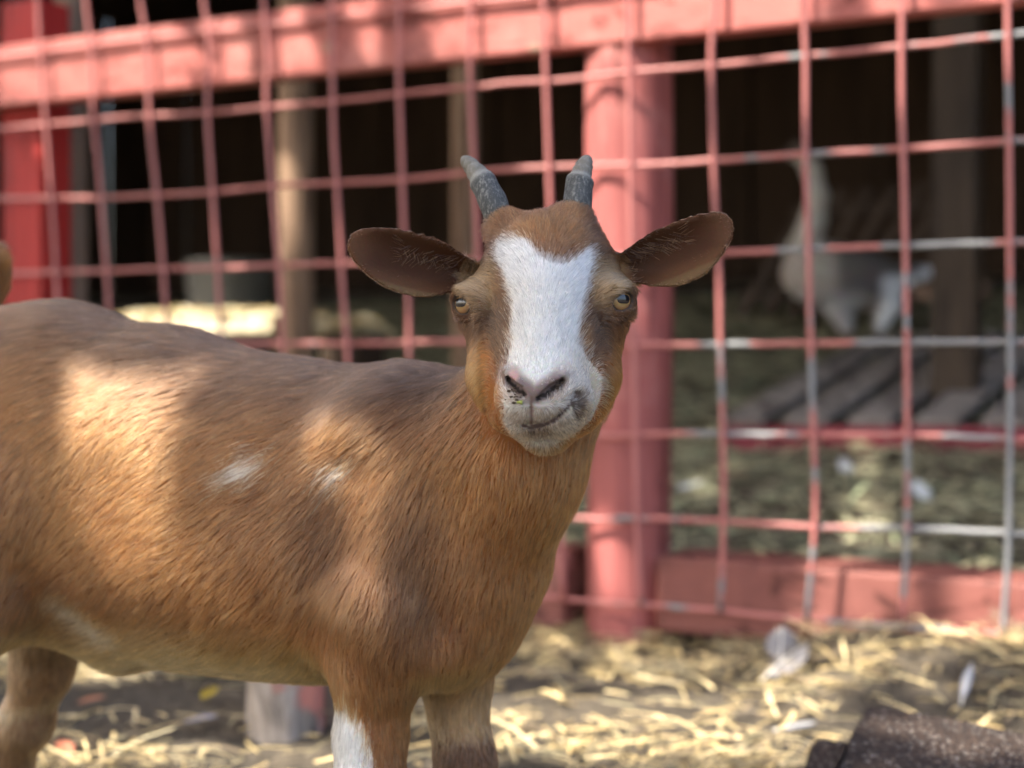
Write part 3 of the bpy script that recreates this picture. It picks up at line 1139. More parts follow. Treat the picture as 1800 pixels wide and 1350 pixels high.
def coat(P, N, jit=0.0):
    """base colour of the coat at points P"""
    n = len(P)
    jx = rng.normal(0, 1, n) * jit
    jy = rng.normal(0, 1, n) * jit
    X, Z = side_xy(P)
    Xj, Zj = X + jx * 9, Z + jy * 12
    c = np.tile(BROWN, (n, 1))
    big = wob(P, 28.0, 0.4)
    c = mixc(c, ORANGE, 0.40 + 0.45 * big)
    # darker saddle along the back, paler belly and inner legs
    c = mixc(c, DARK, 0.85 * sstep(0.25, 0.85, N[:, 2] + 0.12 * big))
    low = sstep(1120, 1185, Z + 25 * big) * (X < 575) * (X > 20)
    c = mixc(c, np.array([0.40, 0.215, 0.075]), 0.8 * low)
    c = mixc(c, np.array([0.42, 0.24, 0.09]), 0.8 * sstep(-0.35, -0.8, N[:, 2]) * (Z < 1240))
    c = mixc(c, ORANGE, 0.7 * sstep(760, 900, X) * sstep(720, 800, Z))
    # neck ridge
    c = mixc(c, DARK, 0.45 * (X > 640) * (X < 850) * sstep(860, 680, Z))
    # legs
    near = (P[:, 1] < 0.955) & (X > 540) & (X < 750)
    sock = inpoly(Xj, Zj, [(590, 1205), (615, 1195), (640, 1230), (655, 1262), (665, 1300), (650, 1480), (640, 1700), (560, 1700), (565, 1300)])
    c = mixc(c, WHITE, near * sock * 1.0)
    far = (P[:, 1] > 0.935) & (X > 735) & (X < 900) & (Z > 1170)
    c = mixc(c, np.array([0.42, 0.26, 0.125]), far * sstep(1170, 1240, Z) * sstep(1330, 1300, Z) * 0.8)
    c = mixc(c, DARK, far * sstep(1300, 1335, Z) * 0.7)
    fold = inpoly(Xj, Zj, [(45, 1050), (85, 1052), (130, 1085), (185, 1140), (210, 1165), (150, 1160), (90, 1115), (50, 1080)])
    c = mixc(c, np.array([0.52, 0.38, 0.24]), fold * (P[:, 1] < 1.06) * 0.8)
    hind = (X < 190) & (Z > 1095) & (P[:, 1] > 1.06)
    c = mixc(c, np.array([0.34, 0.19, 0.09]), hind * 0.75)
    c = mixc(c, CREAM * 1.1, hind * (np.abs(Z - 1325 - (X - 40) * -0.2) < 12) * 0.8)
    c = mixc(c, np.array([0.05, 0.04, 0.035]), (P[:, 2] < 0.03) * 1.0)
    # two small white marks on the ribs
    for poly in ([(405, 835), (425, 800), (455, 792), (488, 797), (470, 818), (440, 835), (410, 850)],
                 [(583, 815), (610, 800), (632, 797), (628, 815), (612, 835), (598, 830)]):
        c = mixc(c, WHITE * 0.85, 0.85 * inpoly(X + jx * 17, Z + jy * 12 - jx * 6, poly) * (N[:, 1] < 0))
    # ---- head
    hd = is_head(P)
    if hd.any():
        fx, fy = face_xy(P)
        fxj, fyj = fx + jx * 5.0, fy + jy * 5.0
        h = np.tile(BROWN * np.array([0.80, 0.80, 0.80]), (n, 1))
        h = mixc(h, DARK, 0.35 + 0.5 * wob(P, 70, 1.0))
        u, v, w = headuvw(P)
        # ginger cheeks below the eyes
        h = mixc(h, ORANGE, sstep(565, 640, fy) * 0.95)
        # dark stripe from the inner corner of each eye to the blaze
        for s, cx in ((-1, 872), (1, 1048)):
            ln = np.abs(fx - (cx + s * -0.0 + (fy - 560) * (0.16 if s < 0 else 0.02)))
            h = mixc(h, DARK * 0.8, 0.85 * sstep(26, 8, ln) * sstep(500, 540, fy) * sstep(690, 610, fy))
        # ginger tuft between the horns
        h = mixc(h, ORANGE * 0.75, 0.6 * sstep(470, 410, fy) * sstep(80, 45, np.abs(fx - 965)))
        # pale hairs over the brow
        h = mixc(h, CREAM * 0.8, 0.35 * sstep(95, 60, np.abs(np.abs(fx - 955) - 118) * 2) * sstep(560, 520, fy) * sstep(430, 470, fy))
        bl = inpoly(fxj, fyj, BLAZE)
        h = mixc(h, WHITE, bl * 1.0)
        # warm bounce light painted on the muzzle's left side; tan lip and chin
        h = mixc(h, np.array([0.62, 0.50, 0.34]), bl * 0.75 * sstep(955, 1035, fx) * sstep(570, 650, fy))
        h = mixc(h, np.array([0.42, 0.33, 0.24]), bl * 0.65 * sstep(700, 725, fy) * (0.6 + 0.4 * np.sin(fx * 0.9 + fy * 0.7 + 3 * jx)))
        # dark mark at the mouth corner
        h = mixc(h, DARK * 0.8, inpoly(fxj, fyj, [(1000, 688), (1015, 680), (1027, 692), (1025, 718), (1012, 735), (1004, 720)]) * 0.95)
        # greyish upper lip
        nd = np.minimum(polyd(fx, fy, SLITL), polyd(fx, fy, SLITR))
        nosey = inpoly(fx, fy, NOSEPAD)
        h = mixc(h, np.array([0.24, 0.185, 0.16]), sstep(34, 8, nd + 4 * jx) * 0.8 * (fy < 705))
        h = mixc(h, np.array([0.16, 0.12, 0.10]), 0.85 * sstep(9, 3, nd))
        h = mixc(h, np.array([0.30, 0.22, 0.16]), 0.5 * sstep(26, 8, np.hypot(fx - 903, fy - 692)) + 0.5 * sstep(24, 8, np.hypot(fx - 975, fy - 690)))
        h = mixc(h, np.array([0.30, 0.23, 0.18]), 0.75 * sstep(705, 715, fy) * sstep(750, 735, fy) * sstep(62, 40, np.abs(fx - 945)))
        h = mixc(h, np.array([0.15, 0.10, 0.085]), 0.85 * sstep(20, 6, np.hypot((fx - 947) * 0.55, fy - 752) + 3 * jx))
        h = mixc(h, CREAM, 0.45 * sstep(768, 785, fy) * sstep(70, 40, np.abs(fx - 950)))
        # sides of the jaw keep the body's ginger
        hw_ = head_w(P)[:, None]
        c = c * (1 - hw_) + h * hw_
    # ---- ears
    for e in EARS:
        q, b, cc = ear_coords(P, e)
        m = (q > 0.12) & (q < 1.1) & (np.abs(b) < 1.6) & (np.abs(cc) < 0.022)
        inner = m & (N @ e[4] > 0.25)
        ec_ = np.tile(BROWN * 0.8, (n, 1))
        rim = sstep(0.92, 1.06, np.maximum(np.abs(b), (q - 0.5) * 1.9))
        ei = mixc(np.tile(EARIN * 0.45, (n, 1)), BROWN * 0.75, 0.9 * sstep(0.4, 0.9, np.maximum(np.abs(b), (q - 0.5) * 1.9)))  # dark inner skin; the cup's shade is painted into its centre too
        ei = mixc(ei, EARIN * 0.3, 0.7 * sstep(0.45, 0.1, q) * (b < 0.2))  # more shade painted in towards the ear base
        ei = mixc(ei, CREAM * 0.38, 0.6 * rim)
        c[m] = ec_[m]
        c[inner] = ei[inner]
    return c


ANCH = [  # px, py, Y, direction of hair (x, y, z)
    (900, 700, 0.93, (-0.15, 0.1, -1.0)), (960, 800, 0.90, (-0.15, 0, -1)), (840, 760, 0.94, (-0.55, 0.2, -0.8)), (780, 700, 0.96, (-0.85, 0.25, -0.35)),
    (880, 950, 0.90, (-0.1, 0, -1)), (760, 900, 0.92, (-0.55, 0.1, -0.85)), (680, 800, 0.95, (-0.85, 0.2, -0.5)), (600, 700, 0.98, (-1, 0.25, -0.2)),
    (690, 1000, 0.9, (-0.35, 0.0, -1)), (800, 1080, 0.92, (-0.1, 0, -1)), (560, 950, 0.93, (-0.7, 0.1, -0.75)), (450, 850, 0.95, (-0.9, 0.15, -0.45)),
    (400, 700, 1.0, (-1, 0.2, -0.25)), (300, 900, 0.96, (-0.9, 0.1, -0.5)), (480, 1050, 0.95, (-0.65, 0.05, -0.7)), (200, 1000, 0.97, (-0.75, 0.1, -0.6)),
    (200, 650, 1.02, (-1, 0.2, -0.3)), (60, 700, 1.03, (-0.8, 0.15, -0.65)), (50, 900, 1.0, (-0.4, 0.1, -0.95)), (100, 560, 1.08, (-1, 0.2, -0.1)),
    (400, 1180, 1.0, (-1, 0.1, -0.3)), (250, 1150, 1.02, (-0.9, 0.1, -0.4)), (650, 1200, 0.9, (0.05, 0, -1)), (650, 1400, 0.9, (0, 0, -1)), (810, 1250, 0.96, (0, 0, -1)),
    (60, 1200, 1.1, (-0.2, 0, -1)), (-10, 480, 1.13, (0.3, 0, 1)), (-60, 560, 1.12, (-0.6, 0, 0.4)),
]
AP = np.array([pix(a[0], a[1], a[2]) for a in ANCH])
AD = np.array([np.array(a[3]) / np.linalg.norm(a[3]) for a in ANCH])


def flow(P, N):
    d2 = ((P[:, None, :] - AP[None]) ** 2).sum(2) + 1e-4
    wgt = 1.0 / d2 ** 1.5
    f = (wgt[:, :, None] * AD[None]).sum(1) / wgt.sum(1)[:, None]
    hd = is_head(P)
    if hd.any():
        u, v, w = headuvw(P)
        fx, fy = face_xy(P)
        du = np.clip(u / 0.03, -1.6, 1.6)
        # forehead and bridge: up and fanning out; side of face: back and down
        up_ = np.stack([du * (0.35 + 0.75 * sstep(620, 470, fy) - 0.5 * sstep(440, 380, fy)), np.zeros(len(P)), np.ones(len(P))], 1)
        side = np.stack([np.sign(u) * 0.55, np.full(len(P), -0.75), np.where(fy > 560, -0.35, 0.45)], 1)
        low = np.stack([du * 0.7, np.full(len(P), -0.7), np.full(len(P), 0.05)], 1)
        front = sstep(0.036, 0.024, np.abs(u)) * sstep(-0.062, -0.045, v)
        fl = up_ * front[:, None] + side * (1 - front)[:, None]
        lw = sstep(690, 715, fy)[:, None]
        fl = fl * (1 - lw) + low * lw
        fw = fl @ HM
        f[hd] = fw[hd]
    for e in EARS:
        q, b, cc = ear_coords(P, e)
        m = (q > 0.12) & (q < 1.1) & (np.abs(b) < 1.6) & (np.abs(cc) < 0.022)
        inner = (N @ e[4]) > 0.25
        fe = e[2][None] * 0.8 + e[3][None] * (b * 0.9)[:, None]
        fi = e[2][None] * 0.5 + e[3][None] * (np.where(b > 0, -0.6, 0.8))[:, None]
        ff = np.where(inner[:, None], np.where((q < 0.55)[:, None], fi, fe), fe)
        f[m] = ff[m]
    f = f - N * (f * N).sum(1)[:, None]
    return f / (np.linalg.norm(f, axis=1)[:, None] + 1e-9)


def hair_len(P, N):
    n = len(P)
    L = np.full(n, 0.0135)
    X, Z = side_xy(P)
    L *= 1 - 0.45 * sstep(1190, 1280, Z)
    L *= 1 + 0.25 * sstep(0.3, 0.9, N[:, 2])
    L *= 1 - 0.25 * sstep(780, 900, X) * (Z > 700)
    L[(P[:, 2] < 0.032)] = 0
    hd = is_head(P)
    u, v, w = headuvw(P)
    fx, fy = face_xy(P)
    Lh = np.full(n, 0.0074)
    Lh += 0.0050 * sstep(440, 375, fy)
    Lh -= 0.0026 * sstep(600, 660, fy) * (np.abs(fx - 955) < 100)
    Lh -= 0.0012 * sstep(700, 730, fy)
    Lh += 0.002 * sstep(762, 790, fy)
    ndl = np.minimum(polyd(fx, fy, SLITL), polyd(fx, fy, SLITR))
    nsm = inpoly(fx, fy, NOSEPAD)
    Lh = np.where(nsm, np.minimum(Lh, 0.0003 + 0.0026 * sstep(5, 24, ndl)), Lh)
    Lh = np.where((ndl < 12) & ~nsm, np.minimum(Lh, 0.0012), Lh)
    pm = polyd(fx, fy, [(933, 694), (933, 744)])
    Lh = np.where(pm < 6, np.minimum(Lh, 0.0010), Lh)
    for s in (-1, 1):
        ec, gd, hor, ver = EYE[s]
        d = P - ec
        a, b = d @ hor, d @ ver
        b = b + 0.22 * a * (-1.0 if s > 0 else 1.0)
        rr = np.sqrt((a / 0.0066) ** 2 + ((b + 0.0012) / 0.0046) ** 2)
        close = np.linalg.norm(d, axis=1) < 0.022
        Lh[close & (rr < 1.0)] = 0
        Lh = np.where(close & (rr >= 1.0) & (rr < 2.0), np.minimum(Lh, 0.0010 + 0.0035 * (rr - 1)), Lh)
    L[hd] = Lh[hd]
    for e in EARS:
        q, b, cc = ear_coords(P, e)
        m = (q > 0.12) & (q < 1.1) & (np.abs(b) < 1.6) & (np.abs(cc) < 0.022)
        inner = (N @ e[4]) > 0.25
        rim = np.maximum(np.abs(b), (q - 0.5) * 1.9)
        le = np.where(inner, np.where(rim > 0.72, 0.0016, np.where((q < 0.6) & (b > -0.15) & (b < 0.45), np.where(rng.random(n) < 0.16, 0.0080, 0.0012), np.where(b < -0.55, 0.0025, 0.0012))), 0.0024)
        L[m] = le[m]
    return L


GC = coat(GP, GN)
FXg, FYg = face_xy(GP)
hdm = is_head(GP)
ug, vg, wg = headuvw(GP)
skin = GC * np.where(GC.mean(1) > 0.4, 0.5, 0.65)[:, None]  # skin darkened to paint shadow into the gaps between hairs
ndg = np.minimum(polyd(FXg, FYg, SLITL), polyd(FXg, FYg, SLITR))
nosec = mixc(np.tile(np.array([0.13, 0.095, 0.088]), (len(GP), 1)), np.array([0.34, 0.20, 0.18]),
             sstep(13, 5, np.hypot(FXg - 903, (FYg - 655) * 0.8)) * 0.95)
npw = hdm * inpoly(FXg, FYg, NOSEPAD) * 1.0
Q4 = GQ
for _ in range(6):     # feather the edge of the bare nose
    acc_ = np.zeros(len(GP)); cnt_ = np.zeros(len(GP))
    mq = npw[Q4].mean(1)
    for k_ in range(4):
        acc_ += np.bincount(Q4[:, k_], mq, minlength=len(GP)); cnt_ += np.bincount(Q4[:, k_], minlength=len(GP))
    npw = acc_ / np.maximum(cnt_, 1)
npw = npw * sstep(34, 14, ndg)
skin = skin * (1 - npw)[:, None] + nosec * npw[:, None]
skin = np.where((hdm & (ndg < 4))[:, None], np.array([0.02, 0.014, 0.012]), skin)
pmg = polyd(FXg, FYg, [(933, 694), (933, 744)])
skin = np.where((hdm & (pmg < 3.0))[:, None], np.array([0.12, 0.075, 0.065]), skin)
mog = polyd(FXg, FYg, MOUTH)
skin = np.where((hdm & (mog < 3.5))[:, None], np.array([0.06, 0.04, 0.035]), skin)
for s in (-1, 1):     # dark lid rims
    ec, gd, hor, ver = EYE[s]
    d = GP - ec
    rr = np.sqrt(((d @ hor) / 0.0068) ** 2 + ((d @ ver + 0.22 * (d @ hor) * (-1.0 if s > 0 else 1.0) + 0.0012) / 0.0048) ** 2)
    m = (np.linalg.norm(d, axis=1) < 0.02) & (rr < 1.04)
    skin[m] = np.array([0.035, 0.025, 0.022])

def attr_mat(name, rough, spec, sss=0.0):
    t = NT(name)
    a = t.n('ShaderNodeAttribute', attribute_name='Col')
    nz = t.noise(260, 3)
    c = t.mix(0.25, a.outputs['Color'], nz.outputs['Color'], 'OVERLAY')
    p = t.bsdf(c, rough, spec, nz.outputs[0], 0.35, 0.0006)
    p.inputs['Subsurface Weight'].default_value = sss
    p.inputs['Subsurface Radius'].default_value = (0.008, 0.003, 0.002)
    p.inputs['Subsurface Scale'].default_value = 0.6
    return t.m


goat = empty('goat', tuple(np.array([*pix(450, 610, 1.0)[:2], 0.0])))
tag(goat, 'brown goat kid with white blaze and grey horns looking at the camera', 'goat')
me = mesh_np('body', GP, GQ)
set_col(me, skin)
body = link('body', me, attr_mat('goat_skin', 0.7, 0.15), goat, smooth=True)

# ------------------------------------------------------------------ goat: coat of hair
tri = np.concatenate([GQ[:, [0, 1, 2]], GQ[:, [0, 2, 3]]])
ta, tb_, tc_ = GP[tri[:, 0]], GP[tri[:, 1]], GP[tri[:, 2]]
area = np.linalg.norm(np.cross(tb_ - ta, tc_ - ta), axis=1) * 0.5
cen = (ta + tb_ + tc_) / 3
cn_ = GN[tri].mean(1)
hc = is_head(cen)
ea = is_ear(cen)
dens = np.where(ea, 3.2, np.where(hc, 4.6, 1.0))
fxc, fyc = face_xy(cen)
dens = np.where(hc & ~ea & (fyc > 640), 5.6, dens)
Xc, Zc = side_xy(cen)
dens = np.where((~hc) & (Zc > 1180), 1.25, dens)
vis = (cn_ * (np.array([0, 0, CAMH]) - cen)).sum(1) / np.linalg.norm(cen - np.array([0, 0, CAMH]), axis=1)
dens = dens * np.where(vis > -0.25, 1.0, 0.3)
dens = np.where(cen[:, 2] < 0.03, 0, dens)


def sample(n):
    p = area * dens
    idx = rng.choice(len(tri), n, p=p / p.sum())
    r1 = np.sqrt(rng.random(n)); r2 = rng.random(n)
    w0, w1, w2 = 1 - r1, r1 * (1 - r2), r1 * r2
    P = ta[idx] * w0[:, None] + tb_[idx] * w1[:, None] + tc_[idx] * w2[:, None]
    N = GN[tri[idx, 0]] * w0[:, None] + GN[tri[idx, 1]] * w1[:, None] + GN[tri[idx, 2]] * w2[:, None]
    return P, N / np.linalg.norm(N, axis=1)[:, None]


NS = 5
TT = np.linspace(0, 1, NS)


def strands(P, N, wild):
    """hair centre lines (n, NS, 3) for roots P"""
    n = len(P)
    f = flow(P, N)
    hd = is_head(P) | is_ear(P)
    sd_ = np.cross(N, f)
    amp = np.where(hd, 0.16, 0.20)
    ang = amp * wob(P, np.where(hd, 260, 95.0), 0.3) + rng.normal(0, wild, n)
    f = f * np.cos(ang)[:, None] + sd_ * np.sin(ang)[:, None]
    L = hair_len(P, N)
    L = L * (0.75 + 0.5 * rng.random(n))
    lift = np.where(hd, 0.30, 0.34) + rng.normal(0, 0.07, n)
    _, fyl = face_xy(P)
    lift = lift + np.where(hd, 0.25 * sstep(430, 375, fyl), 0)
    lift = np.clip(lift, 0.05, 1.1)
    out = np.empty((n, NS, 3))
    sg = np.array([0, 0, -1.0])
    for i, t in enumerate(TT):
        out[:, i] = P - N * 0.0004 + f * (L * t)[:, None] + N * (L * np.sin(lift) * (t - 0.55 * t * t))[:, None] + sg * (L * 0.10 * t * t)[:, None]
    return out, L


NG = 55000
NH = 360000
gP, gN = sample(NG)
gS, gL = strands(gP, gN, 0.10)
kd = KDTree(NG)
for i, p in enumerate(gP):
    kd.insert(p, i)
kd.balance()
hP, hN = sample(NH)
hS, hL = strands(hP, hN, 0.13)
near_i = np.array([kd.find(p)[1] for p in hP])
head_m = is_head(hP) | is_ear(hP)
cl = np.where(head_m, 0.60, 0.50) * (0.6 + 0.6 * rng.random(NH))
off = gS[near_i]
same = np.abs(hL - gL[near_i]) < 0.6 * np.maximum(hL, gL[near_i])
cl = np.where(same, cl, 0.0)
cl = np.where(is_ear(hP), 0.0, cl)
for i, t in enumerate(TT):
    hS[:, i] += (off[:, i] - hS[:, i]) * (cl * t ** 1.4)[:, None]
keep = hL > 0.0004
hS, hP, hN, hL, head_m = hS[keep], hP[keep], hN[keep], hL[keep], head_m[keep]
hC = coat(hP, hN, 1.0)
var = 1 + rng.normal(0, 0.20, len(hP))
lum = hC.mean(1)
hC = hC * np.clip(np.where(lum > 0.6, 1 - np.abs(var - 1) * 0.7, var), 0.5, 1.6)[:, None]
gtone = 1 + rng.normal(0, 0.22, NG)
gt_ = np.clip(np.where(head_m, gtone[near_i[keep]], 1 + (gtone[near_i[keep]] - 1) * 1.1), 0.55, 1.5)
hC = hC * np.where(lum > 0.6, np.minimum(gt_, 1.06) ** 0.9, gt_)[:, None]
dkw = (rng.random(len(hP)) < 0.12) & (lum > 0.6)
hC = np.where(dkw[:, None], hC * 0.55, hC)
ein = is_ear(hP) & (hL > 0.0045)
hC = np.where((ein & (rng.random(len(hP)) < 0.5))[:, None], CREAM * 0.55, hC)
pale = rng.random(len(hP)) < np.where(head_m, 0.10, 0.05)
hC = np.where((pale & (lum < 0.5))[:, None], hC * 0.5 + CREAM * 0.5, hC)
hC = np.clip(hC, 0.01, 0.92)

cu = bpy.data.hair_curves.new('coat')
cu.add_curves([NS] * len(hP))
cu.position_data.foreach_set('vector', np.ascontiguousarray(hS, dtype=np.float32).ravel())
rad = np.where(head_m, 0.000095, 0.000135)[:, None] * np.array([1.0, 0.95, 0.8, 0.55, 0.18])[None]
ra_ = cu.attributes.get('radius') or cu.attributes.new('radius', 'FLOAT', 'POINT')
ra_.data.foreach_set('value', np.ascontiguousarray(rad, dtype=np.float32).ravel())
ca = cu.attributes.new('hcol', 'FLOAT_COLOR', 'CURVE')
c4 = np.ones((len(hP), 4), np.float32); c4[:, :3] = hC
ca.data.foreach_set('color', c4.ravel())
th = NT('goat_hair')
at = th.n('ShaderNodeAttribute', attribute_name='hcol')
hb = th.n('ShaderNodeBsdfHairPrincipled')
hb.model = 'CHIANG'
hb.parametrization = 'COLOR'
hi_ = th.n('ShaderNodeHairInfo')
hr_ = th.ramp(hi_.outputs['Intercept'], [(0.0, (0.50, 0.48, 0.46)), (0.55, (1.0, 1.0, 1.0)), (1.0, (1.0, 1.0, 1.0))])  # darker roots: shade deep in the fur put into the hair colour
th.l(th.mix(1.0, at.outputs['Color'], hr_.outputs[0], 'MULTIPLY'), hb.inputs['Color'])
hb.inputs['Roughness'].default_value = 0.42
hb.inputs['IOR'].default_value = 1.45
hb.inputs['Radial Roughness'].default_value = 0.55
hb.inputs['Random Roughness'].default_value = 0.2
hb.inputs['Coat'].default_value = 0.0
th.l(hb.outputs[0], th.out.inputs[0])
cu.materials.append(th.m)
coat_o = bpy.data.objects.new('coat', cu)
COL.objects.link(coat_o)
coat_o.parent = goat
coat_o.matrix_parent_inverse = Matrix.Translation(goat.location).inverted()
coat_o['kind'] = 'stuff'


# ------------------------------------------------------------------ goat: horns and eyes
def horn_mat():
    t = NT('horn')
    a = t.n('ShaderNodeAttribute', attribute_name='Col')
    n = t.noise(1.0, 5, 0.7, t.obj((700, 700, 260)))
    n2 = t.noise(90, 4, 0.6)
    sc_ = t.ramp(n.outputs[0], [(0.50, (0, 0, 0)), (0.72, (1, 1, 1))])
    c = t.mix(sc_.outputs[0], a.outputs['Color'], (0.30, 0.30, 0.28))
    dk_ = t.ramp(n2.outputs[0], [(0.40, (0.45, 0.45, 0.42)), (0.62, (1, 1, 1))])
    c = t.mix(0.8, c, dk_.outputs[0], 'MULTIPLY')
    r = t.ramp(n2.outputs[0], [(0.35, (0.5, 0.5, 0.5)), (0.7, (0.62, 0.62, 0.62))])
    t.bsdf(c, r.outputs[0], 0.45, n.outputs[0], 0.8, 0.0012)
    return t.m


HORN = horn_mat()
for pts, rb in (([pix(886, 412, 0.888), pix(870, 365, 0.888), pix(850, 322, 0.893), pix(829, 293, 0.90), pix(812, 276, 0.905)], 0.0092),
                ([pix(1010, 405, 0.882), pix(1015, 358, 0.884), pix(1019, 320, 0.888), pix(1027, 292, 0.892), pix(1036, 275, 0.896)], 0.0094)):
    m = 40
    C = spline(pts, m)
    t = np.linspace(0, 1, m)
    prof = rb * (1 - 0.26 * t - 0.48 * t ** 2)
    step = 0.0010 * (1 - sstep(0.52, 0.58, t)) * sstep(0.3, 0.5, t)
    ridge = 0.00022 * np.sin(t * 42 + 2 * np.sin(t * 9)) + 0.00016 * np.sin(t * 23 + rb * 9000)
    rr = prof + step + ridge
    rr[-1] *= 0.25; rr[-2] *= 0.68; rr[-3] *= 0.88
    V, fs = tube(C, rr, 20)
    V += rng.normal(0, 0.00010, V.shape)
    me = bpy.data.meshes.new('horn')
    me.from_pydata([tuple(v) for v in V], [], fs)
    me.update()
    tc = np.repeat(t, 20)[:len(V)]
    k = np.zeros((len(V), 3))
    base_c = np.array([0.048, 0.052, 0.055]); tip_c = np.array([0.17, 0.155, 0.13]); pale_c = np.array([0.34, 0.33, 0.30])
    k[:] = base_c
    k = mixc(k, tip_c, sstep(0.5, 0.6, tc))
    k = mixc(k, pale_c, 0.8 * sstep(0.05, 0.0, np.abs(tc - 0.55)))
    set_col(me, k)
    link('horn', me, HORN, goat, smooth=True)


def eye_mat():
    t = NT('goat_iris')
    tc = t.n('ShaderNodeTexCoord')
    sep = t.n('ShaderNodeSeparateXYZ')
    t.l(tc.outputs['Object'], sep.inputs[0])
    cmb = t.n('ShaderNodeCombineXYZ')
    t.l(sep.outputs[0], cmb.inputs[0]); t.l(sep.outputs[1], cmb.inputs[1])
    ln = t.n('ShaderNodeVectorMath', operation='LENGTH')
    t.l(cmb.outputs[0], ln.inputs[0])
    n = t.noise(500, 4, 0.6, tc.outputs['Object'])
    mr = t.n('ShaderNodeMapRange'); mr.inputs[1].default_value = 0.0; mr.inputs[2].default_value = 0.0105
    t.l(ln.outputs['Value'], mr.inputs[0])
    r = t.ramp(mr.outputs[0], [(0.0, (0.14, 0.08, 0.035)), (0.35, (0.24, 0.14, 0.055)), (0.52, (0.15, 0.08, 0.03)), (0.60, (0.03, 0.02, 0.015)), (0.85, (0.05, 0.035, 0.03)), (1.0, (0.05, 0.035, 0.03))])
    c = t.mix(0.4, r.outputs[0], n.outputs['Color'], 'OVERLAY')
    p = t.bsdf(c, 0.25, 0.5)
    p.inputs['Coat Weight'].default_value = 1.0
    p.inputs['Coat Roughness'].default_value = 0.02
    p.inputs['Coat IOR'].default_value = 1.5
    return t.m


IRIS = eye_mat()
tp = NT('pupil'); pp = tp.bsdf((0.006, 0.006, 0.008), 0.12, 0.6)
PUPIL = tp.m
for s in (-1, 1):
    ec, gd, hor, ver = EYE[s]
    Rm = Matrix((tuple(hor), tuple(ver), tuple(gd))).transposed().to_4x4()
    mw = Matrix.Translation(ec) @ Rm
    bm = bmesh.new()
    bmesh.ops.create_uvsphere(bm, u_segments=40, v_segments=24, radius=ER)
    me = bpy.data.meshes.new('eye'); bm.to_mesh(me); bm.free()
    eo = link('eye', me, IRIS, None, smooth=True)
    eo.parent = goat
    eo.matrix_parent_inverse = Matrix.Translation(goat.location).inverted()
    eo.matrix_basis = mw
    # horizontal slot pupil, a thin cap lying on the ball
    nu, nv = 18, 7
    V = []; fs = []
    for i in range(nu):
        a = -1 + 2 * i / (nu - 1)
        hh = 0.0023 * (1 - abs(a) ** 4) ** 0.5 + 0.0001
        for j in range(nv):
            b = -1 + 2 * j / (nv - 1)
            x, y = a * 0.0042, b * hh
            z = math.sqrt((ER + 0.00012) ** 2 - x * x - (y + 0.0003) ** 2)
            V.append((x, y + 0.0003, z))
    for i in range(nu - 1):
        for j in range(nv - 1):
            fs.append((i * nv + j, (i + 1) * nv + j, (i + 1) * nv + j + 1, i * nv + j + 1))
    me = bpy.data.meshes.new('pupil'); me.from_pydata(V, [], fs); me.update()
    po = link('pupil', me, PUPIL, None, smooth=True)
    po.parent = eo

# ------------------------------------------------------------------ feed ledge with straw in the sun
lx = to_bar(fence(215, 556, 1.05)); rx = to_bar(fence(505, 542, 1.05))
tabl = empty('feed_ledge', tuple(bar((lx[0] + rx[0]) / 2, 1.05, 0.2)))
tag(tabl, 'low plank ledge heaped with sunlit pale straw behind the goat\'s back', 'ledge')
zc = (lx[2] + rx[2]) / 2
box('ledge_board', bar((lx[0] + rx[0]) / 2, 1.10, zc - 0.030), AXE, ((rx[0] - lx[0]) / 2, 0.11, 0.018), RAWW, tabl, 0.003)
for s in (-1, 1):
    ee = (lx[0] + rx[0]) / 2 + s * ((rx[0] - lx[0]) / 2 - 0.04)
    zg = float(gz(*bar(ee, 1.10, 0)[:2]))
    box('leg', bar(ee, 1.10, (zg + zc - 0.047) / 2), AXE, (0.02, 0.02, max(0.01, (zc - 0.047 - zg) / 2)), DARKW, tabl, 0.002)


def straw_heap(name, e0, e1, d0, d1, z, h, n, parent, seed):
    r = np.random.default_rng(seed)
    V = []; Fq = []
    cc = []
    for i in range(n):
        e = r.uniform(e0, e1); d = r.uniform(d0, d1)
        k = 1 - abs((d - (d0 + d1) / 2) / ((d1 - d0) / 2)) ** 2
        k2 = max(0.15, 1 - abs((e - (e0 + e1) / 2) / ((e1 - e0) / 2)) ** 4)
        zz = z + r.random() ** 0.5 * h * max(0.1, k) * k2
        az = r.uniform(0, 6.28)
        dr = E * math.cos(az) + B * math.sin(az) + UP * r.normal(0, 0.15)
        L = r.uniform(0.02, 0.045)
        sd_ = np.cross(dr, UP); sd_ /= np.linalg.norm(sd_)
        c = bar(e, d, zz); hw = sd_ * 0.0022 + UP * r.normal(0, 0.001)
        b = len(V)
        V += [c - dr * L - hw, c + dr * L - hw, c + dr * L + hw, c - dr * L + hw]
        Fq.append((b, b + 1, b + 2, b + 3))
        q = r.random()
        cc += [STRAW_C[0] * (1 - q) + np.array([0.90, 0.84, 0.62]) * q] * 4
    me = mesh_np(name, np.array(V), np.array(Fq))
    set_col(me, np.array(cc))
    t = NT(name); a = t.n('ShaderNodeAttribute', attribute_name='Col'); t.bsdf(a.outputs['Color'], 0.5, 0.4)
    o = link(name, me, t.m, parent)
    o['kind'] = 'stuff'
    return o


straw_heap('straw_heap', lx[0], rx[0], 1.0, 1.20, zc - 0.010, 0.016, 1500, tabl, 21)
